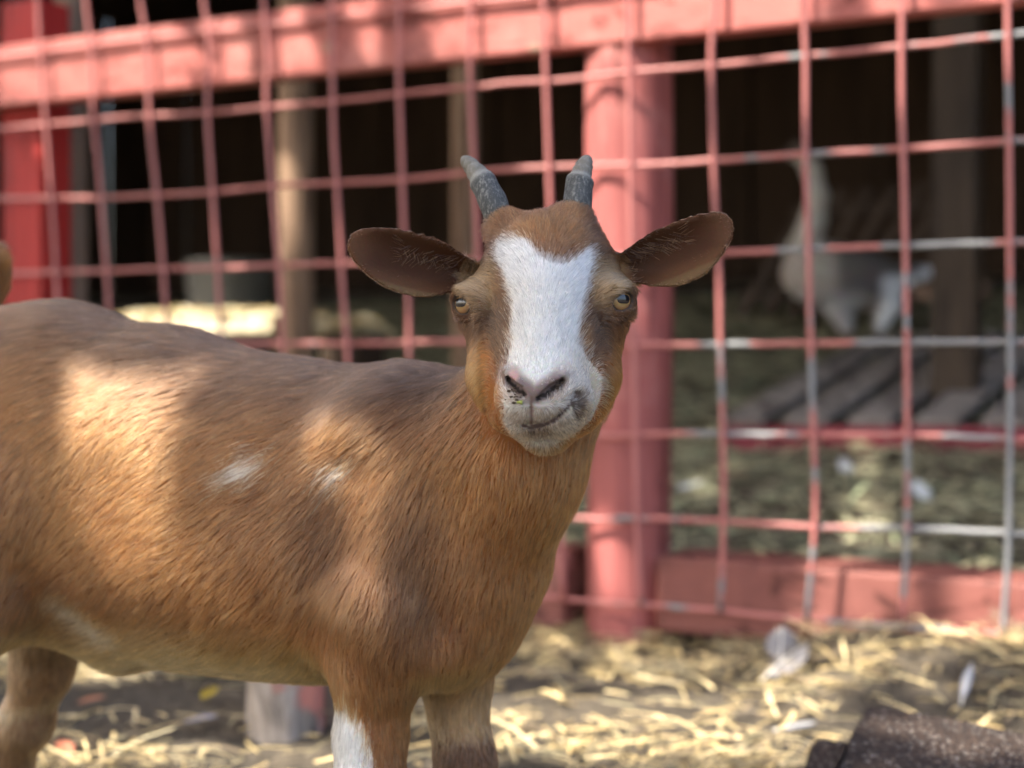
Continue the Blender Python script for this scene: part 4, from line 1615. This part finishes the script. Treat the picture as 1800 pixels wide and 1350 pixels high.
# small sunlit clump of straw right of the inner pole
cl = to_bar(fence(597, 560, 1.05))
cz = float(gz(*bar(cl[0], 1.10, 0)[:2]))
o = straw_heap('straw_clump', cl[0] - 0.045, cl[0] + 0.045, 1.05, 1.16, cl[2] - 0.03, 0.035, 420, None, 22)
tag(o, 'small heap of straw catching the sun right of the brown inner pole', 'straw', kind='thing')
blk = box('straw_block', bar(cl[0], 1.105, (cz + cl[2] - 0.03) / 2), AXE, (0.05, 0.055, max(0.01, (cl[2] - 0.03 - cz) / 2)), DARKW, None, 0.004)
tag(blk, 'dark wooden block under the small sunlit straw heap', 'block')

# galvanised tub behind the ledge
tb0 = to_bar(fence(405, 478, 1.75))
tub = empty('metal_tub', tuple(bar(tb0[0], 1.75, tb0[2] - 0.08)))
tag(tub, 'dull grey metal tub standing in the dark behind the straw ledge', 'tub')
tm = NT('galvanised'); nn_ = tm.noise(25, 4); rr_ = tm.ramp(nn_.outputs[0], [(0.3, (0.09, 0.09, 0.08)), (0.7, (0.17, 0.165, 0.15))])
tp_ = tm.bsdf(rr_.outputs[0], 0.5, 0.5); tp_.inputs['Metallic'].default_value = 0.3
zb = float(gz(*bar(tb0[0], 1.75, 0)[:2]))
prof = [(0.105, zb - 0.01), (0.115, zb + 0.05), (0.125, tb0[2] + 0.015), (0.132, tb0[2] + 0.022), (0.132, tb0[2] + 0.032), (0.122, tb0[2] + 0.032), (0.112, zb + 0.04), (0.002, zb + 0.035)]
V = []; fs = []
n = 32
for r_, z_ in prof:
    for j in range(n):
        a = 2 * math.pi * j / n
        V.append(tuple(bar(tb0[0] + r_ * math.cos(a), 1.75 + r_ * math.sin(a), z_)))
for k in range(len(prof) - 1):
    for j in range(n):
        j2 = (j + 1) % n
        fs.append((k * n + j, k * n + j2, (k + 1) * n + j2, (k + 1) * n + j))
me = bpy.data.meshes.new('shell'); me.from_pydata(V, [], fs); me.update()
link('shell', me, tm.m, tub, smooth=True)
hp = [bar(tb0[0] - 0.13, 1.75, tb0[2]), bar(tb0[0] - 0.155, 1.75, tb0[2] - 0.005), bar(tb0[0] - 0.16, 1.75, tb0[2] - 0.03), bar(tb0[0] - 0.125, 1.75, tb0[2] - 0.04)]
tube_obj('handle', spline(hp, 12), 0.004, tm.m, tub, 8)

# ------------------------------------------------------------------ pallet
pl = [ghit(1282, 792), ghit(1850, 800)]
pa = pl[0]; pe = (pl[1] - pl[0]); plen = np.linalg.norm(pe[:2])
PE = np.array([pe[0], pe[1], 0]); PE /= np.linalg.norm(PE)
s1 = ghit(1372, 738); s2 = ghit(1562, 622)
PD = s2 - s1
PDl = np.linalg.norm(PD[:2])
slope = (gz(*(pa[:2] + PD[:2])) - gz(*pa[:2])) / PDl
PD = np.array([PD[0] / PDl, PD[1] / PDl, float(slope)]); PD /= np.linalg.norm(PD)
PEs = PE.copy()
PEs[2] = float((gz(*pl[1][:2]) - gz(*pl[0][:2])) / plen); PEs /= np.linalg.norm(PEs)
PN = np.cross(PEs, PD); PN /= np.linalg.norm(PN)
if PN[2] < 0: PN = -PN
pal = empty('pallet', tuple(pa))
tag(pal, 'grey slatted wooden pallet with a dark red front edge below the goose', 'pallet')
# front board, stringers, slats
FB = np.cross(PN, PEs)
if np.dot(FB, PD) < 0: FB = -FB
LENP = 1.05
ph = 0.052
c = pa + PEs * (LENP / 2) + PN * (ph / 2)
box('front_board', c, [PEs, FB, PN], (LENP / 2, 0.012, ph / 2), PALLET_RED, pal, 0.003)
back = 1.05
for f_ in (0.35, 0.70, 1.0):
    box('stringer', pa + PEs * (LENP / 2) + PD * (back * f_) + PN * (ph / 2 - 0.010), [PEs, FB, PN], (LENP / 2 - 0.01, 0.018, ph / 2 - 0.010), GREYW, pal, 0.002)
pitch = 0.128
bm_d = PD - FB * 0
SW = np.cross(PN, PD); SW /= np.linalg.norm(SW)
if np.dot(SW, PEs) < 0: SW = -SW
for i in range(9):
    st = pa + PEs * (0.03 + i * pitch) + PN * (ph - 0.0)
    cs = st + PD * (back / 2 + 0.0) + PN * 0.009
    box('slat', cs, [SW, PD, PN], (0.042, back / 2, 0.0085), GREYW, pal, 0.002)

# leaning slatted rack in the dark behind the goose
rk = empty('slatted_rack', tuple(bar(0, 0, 0)))
r0 = to_bar(fence(1300, 470, 2.9)); r1 = to_bar(fence(1590, 300, 2.9))
rk.location = tuple(bar(r0[0], 2.9, 0.4))
tag(rk, 'dark slatted rack leaning in the gloom behind the goose', 'rack')
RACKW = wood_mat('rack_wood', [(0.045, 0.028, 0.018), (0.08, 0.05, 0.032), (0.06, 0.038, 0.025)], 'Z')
dirv = E * 0.45 + UP * 0.85 + B * 0.25; dirv /= np.linalg.norm(dirv)
for i in range(7):
    e = r0[0] + i * 0.085
    b0_ = bar(e, 2.9, float(gz(*bar(e, 2.9, 0)[:2])) + 0.01)
    sx_ = np.cross(dirv, B); sx_ /= np.linalg.norm(sx_)
    box('slat', b0_ + dirv * 0.24, [sx_, np.cross(sx_, dirv), dirv], (0.017, 0.008, 0.24), RACKW, rk, 0.002)
for h_ in (0.08, 0.40):
    a_ = bar(r0[0], 2.9, float(gz(*bar(r0[0], 2.9, 0)[:2])) + 0.01) + dirv * h_ + B * 0.02
    box('crossbar', a_ + E * (3 * 0.085), [E, B, UP], (0.30, 0.009, 0.018), RACKW, rk, 0.002)
# low board between the goose and the inner post
lbp = to_bar(fence(1672, 512, 1.9))
o = box('low_board', bar(lbp[0], lbp[1], lbp[2]), AXE, (0.085, 0.02, 0.022), wood_mat('dull_brown_board', [(0.13, 0.08, 0.05), (0.2, 0.13, 0.085), (0.16, 0.1, 0.066)], 'E'), None, 0.003)
tag(o, 'short dull brown board nailed to the dark post behind the goose\'s tail', 'board')

# ------------------------------------------------------------------ goose
GY_ = ghit(1520, 592)
gs_ = GY_[1]


def gp(px, py, dy=0.0):
    return pix(px, py, gs_ + dy)


allp = np.array([gp(1340, 230, -0.25), gp(1700, 600, 0.25)])
lo_ = allp.min(0) - 0.03; hi_ = allp.max(0) + 0.03
lo_[1] = gs_ - 0.2; hi_[1] = gs_ + 0.2
gf = Field(np.arange(lo_[0], hi_[0], 0.006), np.arange(lo_[1], hi_[1], 0.006), np.arange(lo_[2] - 0.02, hi_[2], 0.006))
gax = gp(1600, 500) - gp(1420, 480); gax /= np.linalg.norm(gax)
gay = np.array([0, 1.0, 0]); gaz = np.cross(gax, gay)
gf.ell(gp(1480, 488), np.array([gax, gay, gaz]), (0.165, 0.085, 0.095), 0.03)
gf.ell(gp(1430, 478), np.array([gax, gay, gaz]), (0.085, 0.072, 0.085), 0.03)
gf.cone(gp(1540, 495), gp(1640, 478), 0.060, 0.014, 0.03)                       # tail
gf.chain([gp(1412, 440), gp(1430, 390), gp(1437, 345), gp(1428, 300), gp(1412, 272)], [0.048, 0.034, 0.028, 0.025, 0.027], 0.02)
gf.ell(gp(1404, 268), np.eye(3), (0.036, 0.025, 0.026), 0.012)
gf.cone(gp(1392, 270), gp(1362, 278), 0.016, 0.008, 0.008)                       # bill
gf.ell(gp(1400, 255), np.eye(3), (0.014, 0.012, 0.012), 0.008)                   # knob
gf.cone(gp(1475, 540), gp(1488, 575), 0.045, 0.022, 0.02)
gf.cone(gp(1560, 535), gp(1545, 575), 0.042, 0.020, 0.02)
gP2, gQ2 = gf.mesh()
gP2 = lap_smooth(gP2, gQ2, 2, 0.5)
gN2 = vnormals(gP2, gQ2)
sx_g = 900 + gP2[:, 0] * F / gs_
sz_g = 610 - (gP2[:, 2] - CAMH) * F / gs_
gc = np.tile(np.array([0.36, 0.315, 0.275]), (len(gP2), 1))
w1 = wob(gP2, 60, 0.2)
gc = mixc(gc, np.array([0.12, 0.107, 0.10]), sstep(1445, 1475, sx_g) * sstep(535, 512, sz_g + 8 * w1) * (sz_g > 415))      # dark folded wing
gc = mixc(gc, np.array([0.48, 0.47, 0.48]), sstep(500, 545, sz_g) * sstep(1525, 1495, sx_g) * 0.8)
gc = mixc(gc, np.array([0.82, 0.84, 0.86]), sstep(1530, 1550, sx_g) * sstep(478, 498, sz_g))                # white stern
gc = mixc(gc, np.array([0.60, 0.62, 0.66]), sstep(1600, 1625, sx_g))
gc = mixc(gc, np.array([0.46, 0.43, 0.37]), sstep(440, 410, sz_g) * (sx_g < 1480))
gc = mixc(gc, np.array([0.10, 0.075, 0.06]), sstep(285, 268, sz_g) * (sx_g < 1440))
gc = mixc(gc, np.array([0.05, 0.04, 0.035]), sstep(1388, 1380, sx_g) * (sz_g < 300))
goose = empty('goose', (float(gp(1500, 590)[0]), float(gs_), float(gz(gp(1500, 590)[0], gs_))))
tag(goose, 'grey brown goose with a white stern standing behind the fence', 'goose')
me = mesh_np('goose_body', gP2, gQ2)
set_col(me, gc)
tg = NT('goose_feathers')
ag = tg.n('ShaderNodeAttribute', attribute_name='Col')
ng = tg.noise(70, 4, 0.6, tg.obj((1, 1, 0.5)))
tg.bsdf(tg.mix(0.3, ag.outputs['Color'], ng.outputs['Color'], 'OVERLAY'), 0.8, 0.2, ng.outputs[0], 0.5, 0.004)
link('goose_body', me, tg.m, goose, smooth=True)
tl = NT('goose_leg'); tl.bsdf((0.35, 0.16, 0.05), 0.6)
for px in (1490, 1543):
    top_ = gp(px, 570); foot = top_.copy(); foot[2] = float(gz(foot[0], foot[1])) + 0.006
    if top_[2] - foot[2] < 0.02: top_[2] = foot[2] + 0.04
    lo_g = tube_obj('leg', spline([top_, (top_ + foot) / 2 + np.array([0.004, 0, 0]), foot], 8), [0.011, 0.009, 0.0085, 0.008, 0.008, 0.008, 0.009, 0.009], tl.m, goose, 8)
    V = [foot + np.array(v) for v in ((0.012, 0, 0.006), (-0.06, -0.028, -0.002), (-0.07, 0, 0.0), (-0.06, 0.028, -0.002), (0.012, 0, -0.004), (-0.055, 0, -0.006))]
    me = bpy.data.meshes.new('foot'); me.from_pydata([tuple(v) for v in V], [], [(0, 1, 2), (0, 2, 3), (4, 5, 1), (4, 3, 5), (0, 4, 1), (0, 3, 4), (1, 5, 2), (2, 5, 3)]); me.update()
    fo = link('webbed_foot', me, tl.m, None)
    fo.parent = lo_g
    fo.matrix_parent_inverse = Matrix.Translation(goose.location).inverted() @ Matrix.Identity(4)
    fo.matrix_parent_inverse = lo_g.matrix_parent_inverse.inverted() @ lo_g.matrix_parent_inverse
ey = gp(1401, 266); 
bm = bmesh.new(); bmesh.ops.create_uvsphere(bm, u_segments=10, v_segments=8, radius=0.005)
for v in bm.verts: v.co += Vector(ey + np.array([0, -0.0235, 0]))
me = bpy.data.meshes.new('eye'); bm.to_mesh(me); bm.free()
link('eye', me, PUPIL, goose, smooth=True)

# ------------------------------------------------------------------ stump behind the goat's belly
STP = ghit(478, 1318); STP = STP + np.array([0, 0.055, 0])
def stump_mat():
    t = NT('stump_wood')
    v = t.obj((26, 26, 5)); n = t.noise(1.0, 6, 0.7, v, 0.8)
    n2 = t.noise(9, 4, 0.6, t.obj())
    a = t.ramp(n.outputs[0], [(0.36, (0.10, 0.082, 0.07)), (0.5, (0.34, 0.29, 0.25)), (0.7, (0.60, 0.52, 0.46))])
    r = t.ramp(n2.outputs[0], [(0.56, (0, 0, 0)), (0.62, (1, 1, 1))])
    c = t.mix(r.outputs[0], a.outputs[0], (0.50, 0.20, 0.16))
    t.bsdf(c, 0.85, 0.2, n.outputs[0], 0.8, 0.006)
    return t.m
sb = to_bar(STP)
o = round_post('weathered_stump', sb[0] + 0.004, sb[1], -0.01, 0.135, 0.037, stump_mat(), wobble=0.006, seed=31, taper=-0.05)
tag(o, 'short weathered pale stump with red paint traces under the goat\'s belly', 'stump')

# darker lump of wood just right of it
sb2 = to_bar(ghit(575, 1290) + np.array([0, 0.06, 0]))
o = round_post('dark_stump', sb2[0], sb2[1], -0.01, 0.12, 0.034, BARK, wobble=0.006, seed=33)
tag(o, 'dark rough stump right of the pale stump, behind the goat\'s white-marked foreleg', 'stump')

# ------------------------------------------------------------------ dark shingled block, lower right
def shingle_mat():
    t = NT('asphalt_granules')
    v = t.obj()
    vo = t.n('ShaderNodeTexVoronoi'); vo.inputs['Scale'].default_value = 560; t.l(v, vo.inputs['Vector'])
    sepc = t.n('ShaderNodeSeparateColor'); t.l(vo.outputs['Color'], sepc.inputs[0])
    r = t.ramp(sepc.outputs[0], [(0.0, (0.010, 0.006, 0.005)), (0.5, (0.026, 0.0145, 0.009)), (0.80, (0.052, 0.030, 0.019)), (0.92, (0.10, 0.068, 0.048)), (0.975, (0.26, 0.24, 0.22))])
    n = t.noise(14, 4, 0.6, v)
    c = t.mix(0.45, r.outputs[0], t.ramp(n.outputs[0], [(0.3, (0.25, 0.22, 0.22)), (0.7, (0.85, 0.7, 0.62))]).outputs[0], 'MULTIPLY')
    t.bsdf(c, 0.75, 0.4, vo.outputs['Distance'], 0.8, 0.002)
    return t.m
SHG = shingle_mat()
YS = 1.16
blkE = empty('shingled_block', tuple(np.array([0.5, YS, 0.0])))
tag(blkE, 'dark brown grit covered shingle block in the bottom right corner', 'block')
# sloping top that rises away from the camera; stepped front-left corner
A_ = pix(1522, 1236, YS + 0.06); B_ = pix(1830, 1300, YS - 0.05)
topd = B_ - A_; topd /= np.linalg.norm(topd)


def prism(name, poly, zlow, mat, parent, bev=0.003):
    bm = bmesh.new()
    tv = [bm.verts.new(tuple(p)) for p in poly]
    bv = [bm.verts.new((p[0], p[1], zlow)) for p in poly]
    bm.faces.new(tv); bm.faces.new(bv[::-1])
    k = len(poly)
    for i in range(k):
        j = (i + 1) % k
        bm.faces.new((tv[i], bv[i], bv[j], tv[j]))
    bmesh.ops.recalc_face_normals(bm, faces=bm.faces[:])
    if bev: bmesh.ops.bevel(bm, geom=bm.edges[:], offset=bev, segments=2, affect='EDGES')
    me = bpy.data.meshes.new(name); bm.to_mesh(me); bm.free()
    return link(name, me, mat, parent)


prism('upper_shingle', [pix(1524, 1238, YS + 0.05), pix(1660, 1258, YS + 0.03), pix(1860, 1300, YS - 0.01), pix(1880, 1480, YS - 0.16), pix(1455, 1420, YS - 0.10), pix(1494, 1290, YS - 0.02)], 0.075, SHG, blkE)
prism('lower_shingle', [pix(1428, 1296, YS + 0.035), pix(1500, 1304, YS + 0.03), pix(1900, 1380, YS - 0.02), pix(1880, 1560, YS - 0.17), pix(1385, 1480, YS - 0.12)], 0.05, SHG, blkE)
prism('base', [pix(1440, 1306, YS + 0.03), pix(1900, 1390, YS - 0.03), pix(1880, 1570, YS - 0.16), pix(1395, 1490, YS - 0.11)], -0.01, DARKW, blkE, 0.002)


# ------------------------------------------------------------------ feathers and leaf litter
def feather(loc, L, W, az, tilt, col, label, cat='feather', grp='loose feathers on the straw'):
    root = empty('feather', tuple(loc))
    tag(root, label, cat, grp)
    d = np.array([math.cos(az) * math.cos(tilt), math.sin(az) * math.cos(tilt), math.sin(tilt)])
    s = np.cross(d, UP); s /= np.linalg.norm(s)
    nrm = np.cross(s, d)
    t = NT('feather_vane'); n = t.noise(120, 4); t.bsdf(t.mix(n.outputs[0], col, tuple(c * 0.75 for c in col)), 0.8, 0.2)
    m = 12
    V = []; fs = []
    for i in range(m):
        q = i / (m - 1)
        w = W * math.sin(math.pi * min(1, 0.08 + q * 0.95)) ** 0.6 * (0.7 if q > .9 else 1)
        c = np.array(loc) + d * L * q + nrm * (0.15 * L * (q - q * q))
        for k in (-1, -0.5, 0, 0.5, 1):
            V.append(tuple(c + s * w * k / 2 - nrm * abs(k) * w * 0.15 + nrm * 0.0005))
    for i in range(m - 1):
        for k in range(4):
            fs.append((i * 5 + k, (i + 1) * 5 + k, (i + 1) * 5 + k + 1, i * 5 + k + 1))
    me = bpy.data.meshes.new('vane'); me.from_pydata(V, [], fs); me.update()
    link('vane', me, t.m, root, smooth=True)
    pts = [np.array(loc) + d * L * q + nrm * (0.15 * L * (q - q * q) + 0.001) for q in np.linspace(-0.18, 0.95, 8)]
    tq = NT('quill'); tq.bsdf((0.7, 0.66, 0.58), 0.5)
    tube_obj('quill', pts, np.linspace(0.0012, 0.0004, 8), tq.m, root, 6)


def gpt(px, py, dz=0.008):
    p = ghit(px, py); p[2] += dz
    return p


feather(gpt(1692, 1246, 0.012), 0.075, 0.010, 1.15, 0.30, (0.34, 0.35, 0.38), 'pale grey feather standing in the straw behind the dark shingle block')
feather(gpt(1350, 1205, 0.012), 0.065, 0.040, 0.55, 0.45, (0.20, 0.185, 0.18), 'fluffy grey down feather on the straw below the wire fence')
feather(gpt(1372, 1182, 0.018), 0.055, 0.036, 1.35, 0.5, (0.22, 0.205, 0.20), 'upright grey down feather leaning behind the fluffy one')
feather(gpt(1372, 1300, 0.01), 0.04, 0.010, 0.3, 0.08, (0.25, 0.25, 0.27), 'small white feather lying just left of the dark shingle block')
feather(gpt(1190, 868, 0.012), 0.06, 0.035, 0.2, 0.2, (0.60, 0.64, 0.70), 'small whitish feather on the hay just right of the round post')
feather(gpt(1630, 890, 0.012), 0.07, 0.030, 1.6, 0.4, (0.60, 0.66, 0.72), 'small whitish feather on the hay between the sill and the pallet')
feather(gpt(1490, 845, 0.012), 0.07, 0.025, 1.5, 0.4, (0.42, 0.44, 0.46), 'dull grey feather on the hay in front of the pallet')
feather(pix(1722, 618, ghit(1722, 640)[1]) + np.array([0, 0, -0.005]), 0.05, 0.04, 0.1, 0.1, (0.55, 0.57, 0.66), 'small bluish white feather lying on the pallet slats')


def leaf(loc, L, az, col, label):
    V = []; fs = []
    m = 9
    d = np.array([math.cos(az), math.sin(az), 0.15]); s = np.array([-math.sin(az), math.cos(az), 0.1])
    for i in range(m):
        q = i / (m - 1)
        w = 0.42 * L * math.sin(math.pi * min(1, q * 0.97 + 0.02)) ** 0.8
        c = np.array(loc) + d * L * q
        V += [tuple(c - s * w / 2 + UP * 0.12 * w), tuple(c), tuple(c + s * w / 2 + UP * 0.15 * w)]
    for i in range(m - 1):
        for k in range(2):
            fs.append((i * 3 + k, (i + 1) * 3 + k, (i + 1) * 3 + k + 1, i * 3 + k + 1))
    me = bpy.data.meshes.new('dry_leaf'); me.from_pydata(V, [], fs); me.update()
    t = NT('dry_leaf'); n = t.noise(80, 3); t.bsdf(t.mix(n.outputs[0], col, tuple(c * 0.6 for c in col)), 0.6)
    o = link('dry_leaf', me, t.m)
    tag(o, label, 'leaf', 'fallen leaves in the yard')


leaf(gpt(355, 1245, 0.01), 0.035, 1.3, (0.55, 0.40, 0.05), 'yellow fallen leaf on the dirt under the goat\'s belly')
leaf(gpt(135, 1250, 0.008), 0.03, 0.4, (0.35, 0.14, 0.07), 'rust coloured fallen leaf beside the hind leg')
leaf(gpt(320, 1285, 0.008), 0.035, 0.2, (0.30, 0.30, 0.38), 'grey dry leaf on the dirt left of the pale stump')
leaf(gpt(120, 1345, 0.008), 0.04, 2.0, (0.45, 0.16, 0.09), 'reddish fallen leaf at the bottom edge near the hind leg')

# bits of dirt and a green crumb on the nose belong to the goat
td = NT('nose_dirt'); td.bsdf((0.06, 0.04, 0.025), 0.9)
tgn = NT('green_crumb'); tgn.bsdf((0.24, 0.26, 0.06), 0.7)
kdb = KDTree(len(GP))
for i, p_ in enumerate(GP): kdb.insert(p_, i)
kdb.balance()


def on_face(px, py):
    """surface point of the face at face coordinates"""
    dd = (FXg - px) ** 2 + (FYg - py) ** 2
    dd = np.where(hdm & ((GN @ np.array([0, -1.0, 0])) > 0.1), dd, 1e9)
    i = int(np.argmin(dd))
    return GP[i], GN[i]


bits = []
for k in range(26):
    px = 903 + random.gauss(0, 7); py = 690 + random.gauss(0, 8)
    if k > 18: px, py = 984 + random.gauss(0, 5), 676 + random.gauss(0, 8)
    bits.append((px, py, random.uniform(0.0004, 0.0009), td.m))
bm = bmesh.new()
for px, py, r_, m_ in bits:
    p_, n_ = on_face(px, py)
    res = bmesh.ops.create_icosphere(bm, subdivisions=1, radius=r_)
    for v in res['verts']:
        v.co = Vector(np.array(v.co) * np.array([1.5, 1.0, 0.8]) + p_ + n_ * 0.0006)
me = bpy.data.meshes.new('nose_dirt'); bm.to_mesh(me); bm.free()
o = link('nose_dirt', me, td.m, goat); o['kind'] = 'stuff'
p_, n_ = on_face(918, 700)
bm = bmesh.new()
bmesh.ops.create_icosphere(bm, subdivisions=2, radius=0.0011)
for v in bm.verts:
    v.co = Vector(np.array(v.co) * np.array([1.5, 1.0, 1.0]) * (1 + 0.3 * math.sin(v.co.x * 4000)) + p_ + n_ * 0.0012)
me = bpy.data.meshes.new('green_crumb'); bm.to_mesh(me); bm.free()
link('green_crumb', me, tgn.m, goat, smooth=True)

# ------------------------------------------------------------------ shade tree (stands left of the camera, its crown dapples the light)
SA = np.cross(SUN, UP); SA /= np.linalg.norm(SA)
SB = np.cross(SA, SUN)
C0 = np.array([-0.1, 1.2, 0.3])


def pq(P):
    d = np.asarray(P) - C0
    return d @ SA, d @ SB


LIT = []   # gaps in the crown: point the light reaches, half sizes along the two cross directions
GPX = 900 + GP[:, 0] / GP[:, 1] * F
GPY = 610 - (GP[:, 2] - CAMH) / GP[:, 1] * F


def goat_pt(px, py):
    k = np.where(np.hypot(GPX - px, GPY - py) < 9)[0]
    return GP[k[np.argmin(GP[k, 1])]]


for px, py, r_ in ((110, 628, .007), (180, 632, .009), (250, 645, .009), (320, 664, .008), (235, 718, .004), (290, 722, .009), (545, 765, .006), (590, 745, .011), (625, 765, .007),
                   (130, 850, .006), (190, 868, .009), (250, 890, .011), (290, 935, .012), (240, 950, .007), (340, 960, .008), (200, 915, .006), (620, 950, .009), (630, 1010, .011), (605, 1055, .008),
                   (420, 930, .004), (470, 985, .004), (930, 950, .011), (875, 1030, .011), (960, 880, .009)):
    LIT.append((goat_pt(px, py), r_))
for px, py, r_ in ((30, 140, .05), (448, 1230, .0), (110, 130, .05), (200, 120, .045), (300, 105, .04), (400, 90, .03), (520, 75, .03), (640, 60, .025), (1100, 30, .05), (1000, 40, .035), (1200, 25, .05), (1330, 5, .05), (800, 45, .03),
                   (90, 300, .04), (70, 250, .03), (130, 260, .03), (1075, 150, .03), (1080, 210, .035), (1085, 270, .035), (1080, 330, .04), (1085, 400, .035), (1085, 470, .03), (1060, 985, .04), (1070, 940, .02),
                   (1430, 980, .035), (1500, 985, .025), (1750, 985, .045), (1680, 990, .025), (1520, 1050, .018), (1130, 30, .04), (300, 205, .03), (500, 190, .03), (1400, 100, .03), (1600, 80, .04), (1750, 65, .04), (1420, 1000, .03),
                   (150, 345, .03), (1230, 285, .03), (1500, 265, .03), (1730, 430, .02), (1650, 250, .025), (560, 604, .02), (740, 602, .02), (1300, 605, .02), (420, 475, .025), (620, 462, .025), (1550, 930, .02), (1350, 765, .02)):
    LIT.append((fence(px, py, 0.01), r_))
for px, py, r_ in ((170, 1190, .05), (230, 1190, .04), (150, 1345, .05), (300, 1340, .05), (420, 1340, .04), (560, 1345, .04), (10, 1120, .03), (1000, 1280, .06), (1080, 1290, .05), (930, 1310, .05), (1180, 1250, .04), (1250, 1300, .05), (1340, 1330, .05),
                   (1080, 1200, .03), (1150, 1170, .03), (1480, 1180, .04), (1560, 1170, .03), (1740, 1130, .04), (1230, 1190, .03), (1650, 1210, .02), (880, 1345, .05), (1160, 1340, .05), (960, 1180, .03), (1000, 1150, .02), (1300, 1230, .05), (1420, 1240, .04), (1050, 1330, .05), (1120, 1230, .035), (1400, 1140, .02), (1640, 1150, .03)):
    LIT.append((ghit(px, py), r_))
LIT.append((STP + np.array([-0.03, -0.08, 0.06]), .022)); LIT.append((LEDGE, .20)); LIT.append((fence(250, 555, 1.05), .15)); LIT.append((fence(470, 545, 1.05), .15)); LIT.append((bar(cl[0], 1.1, cl[2]), .10))
for px, py in ((1700, 1262), (1780, 1285)):
    LIT.append((pix(px, py, YS), .05))
# open light on the ground in front of the goat and by the camera
for x_, y_, r_ in ((0.15, 0.35, .14), (0.5, 0.5, .14), (-0.2, 0.3, .12), (0.6, 0.2, .2), (0.2, 0.1, .2), (-0.5, 0.2, .15)):
    LIT.append((np.array([x_, y_, 0.0]), r_))
SHD = [pq(goat_pt(775, 755)), pq(goat_pt(830, 720)), pq(pix(900, 480, 0.83)), pq(pix(950, 600, 0.82))]
LIT = [(p_, r_) for p_, r_ in LIT if all(math.hypot(pq(p_)[0] - s_[0], pq(p_)[1] - s_[1]) > r_ + 0.035 for s_ in SHD)]
LP = np.array([pq(p_) for p_, _ in LIT]); LR = np.array([r_ for _, r_ in LIT])
tree = empty('shade_tree', (-3.1, -0.5, 0))
tag(tree, 'leafy tree left of the camera whose crown dapples the light', 'tree')
tl_ = NT('tree_leaf'); nl = tl_.noise(3); pl_ = tl_.bsdf(tl_.ramp(nl.outputs[0], [(0.3, (0.04, 0.09, 0.02)), (0.7, (0.09, 0.16, 0.035))]).outputs[0], 0.5, 0.4)
rt = np.random.default_rng(17)
N_L = 30000
a_ = rt.uniform(-2.3, 2.3, N_L); b_ = rt.uniform(-1.7, 1.7, N_L)
dp = rt.uniform(2.3, 3.3, N_L)
dist = np.sqrt((a_[:, None] - LP[None, :, 0]) ** 2 + (b_[:, None] - LP[None, :, 1]) ** 2) - LR[None]
ok = dist.min(1) > 0.014
nz_ = np.sin(a_ * 4.3 + 2 * np.sin(b_ * 3.1)) * np.sin(b_ * 5.2 + 1.5 * np.sin(a_ * 2.7))
gpq = np.array([pq(pix(950, 560, 0.84)), pq(pix(400, 850, 0.97)), pq(pix(800, 1000, 0.93))])
ng_ = np.sqrt(((np.stack([a_, b_], 1)[:, None] - gpq[None]) ** 2).sum(2)).min(1) < 0.24
ok &= (nz_ < 0.80) | ng_
a_, b_, dp = a_[ok], b_[ok], dp[ok]
n_ = len(a_)
cen_ = C0 + SA * a_[:, None] + SB * b_[:, None] + SUN * dp[:, None]
az_ = rt.uniform(0, 6.28, n_)
nv = SUN[None] + rt.normal(0, 0.28, (n_, 3)); nv /= np.linalg.norm(nv, axis=1)[:, None]
d1 = np.cross(nv, rt.normal(0, 1, (n_, 3))); d1 /= np.linalg.norm(d1, axis=1)[:, None]
d2 = np.cross(nv, d1)
sz_ = rt.uniform(0.036, 0.052, n_)[:, None]
V = np.stack([cen_ - d1 * sz_, cen_ + d2 * sz_ * 0.62 - d1 * sz_ * 0.1, cen_ + d1 * sz_, cen_ - d2 * sz_ * 0.62 - d1 * sz_ * 0.1], 1).reshape(-1, 3)
Fq = np.arange(n_ * 4).reshape(-1, 4)
crown = link('crown', mesh_np('crown', V, Fq), tl_.m, tree)
crown['kind'] = 'stuff'
ct = C0 + SUN * 2.9
trunk_pts = spline([np.array([-3.1, -0.5, -0.05]), np.array([-3.0, -0.42, 1.2]), np.array([-2.6, -0.2, 1.9]), ct + np.array([-0.2, 0, 0.2])], 20)
tube_obj('trunk', trunk_pts, np.linspace(0.13, 0.05, 20), BARK, tree, 14)
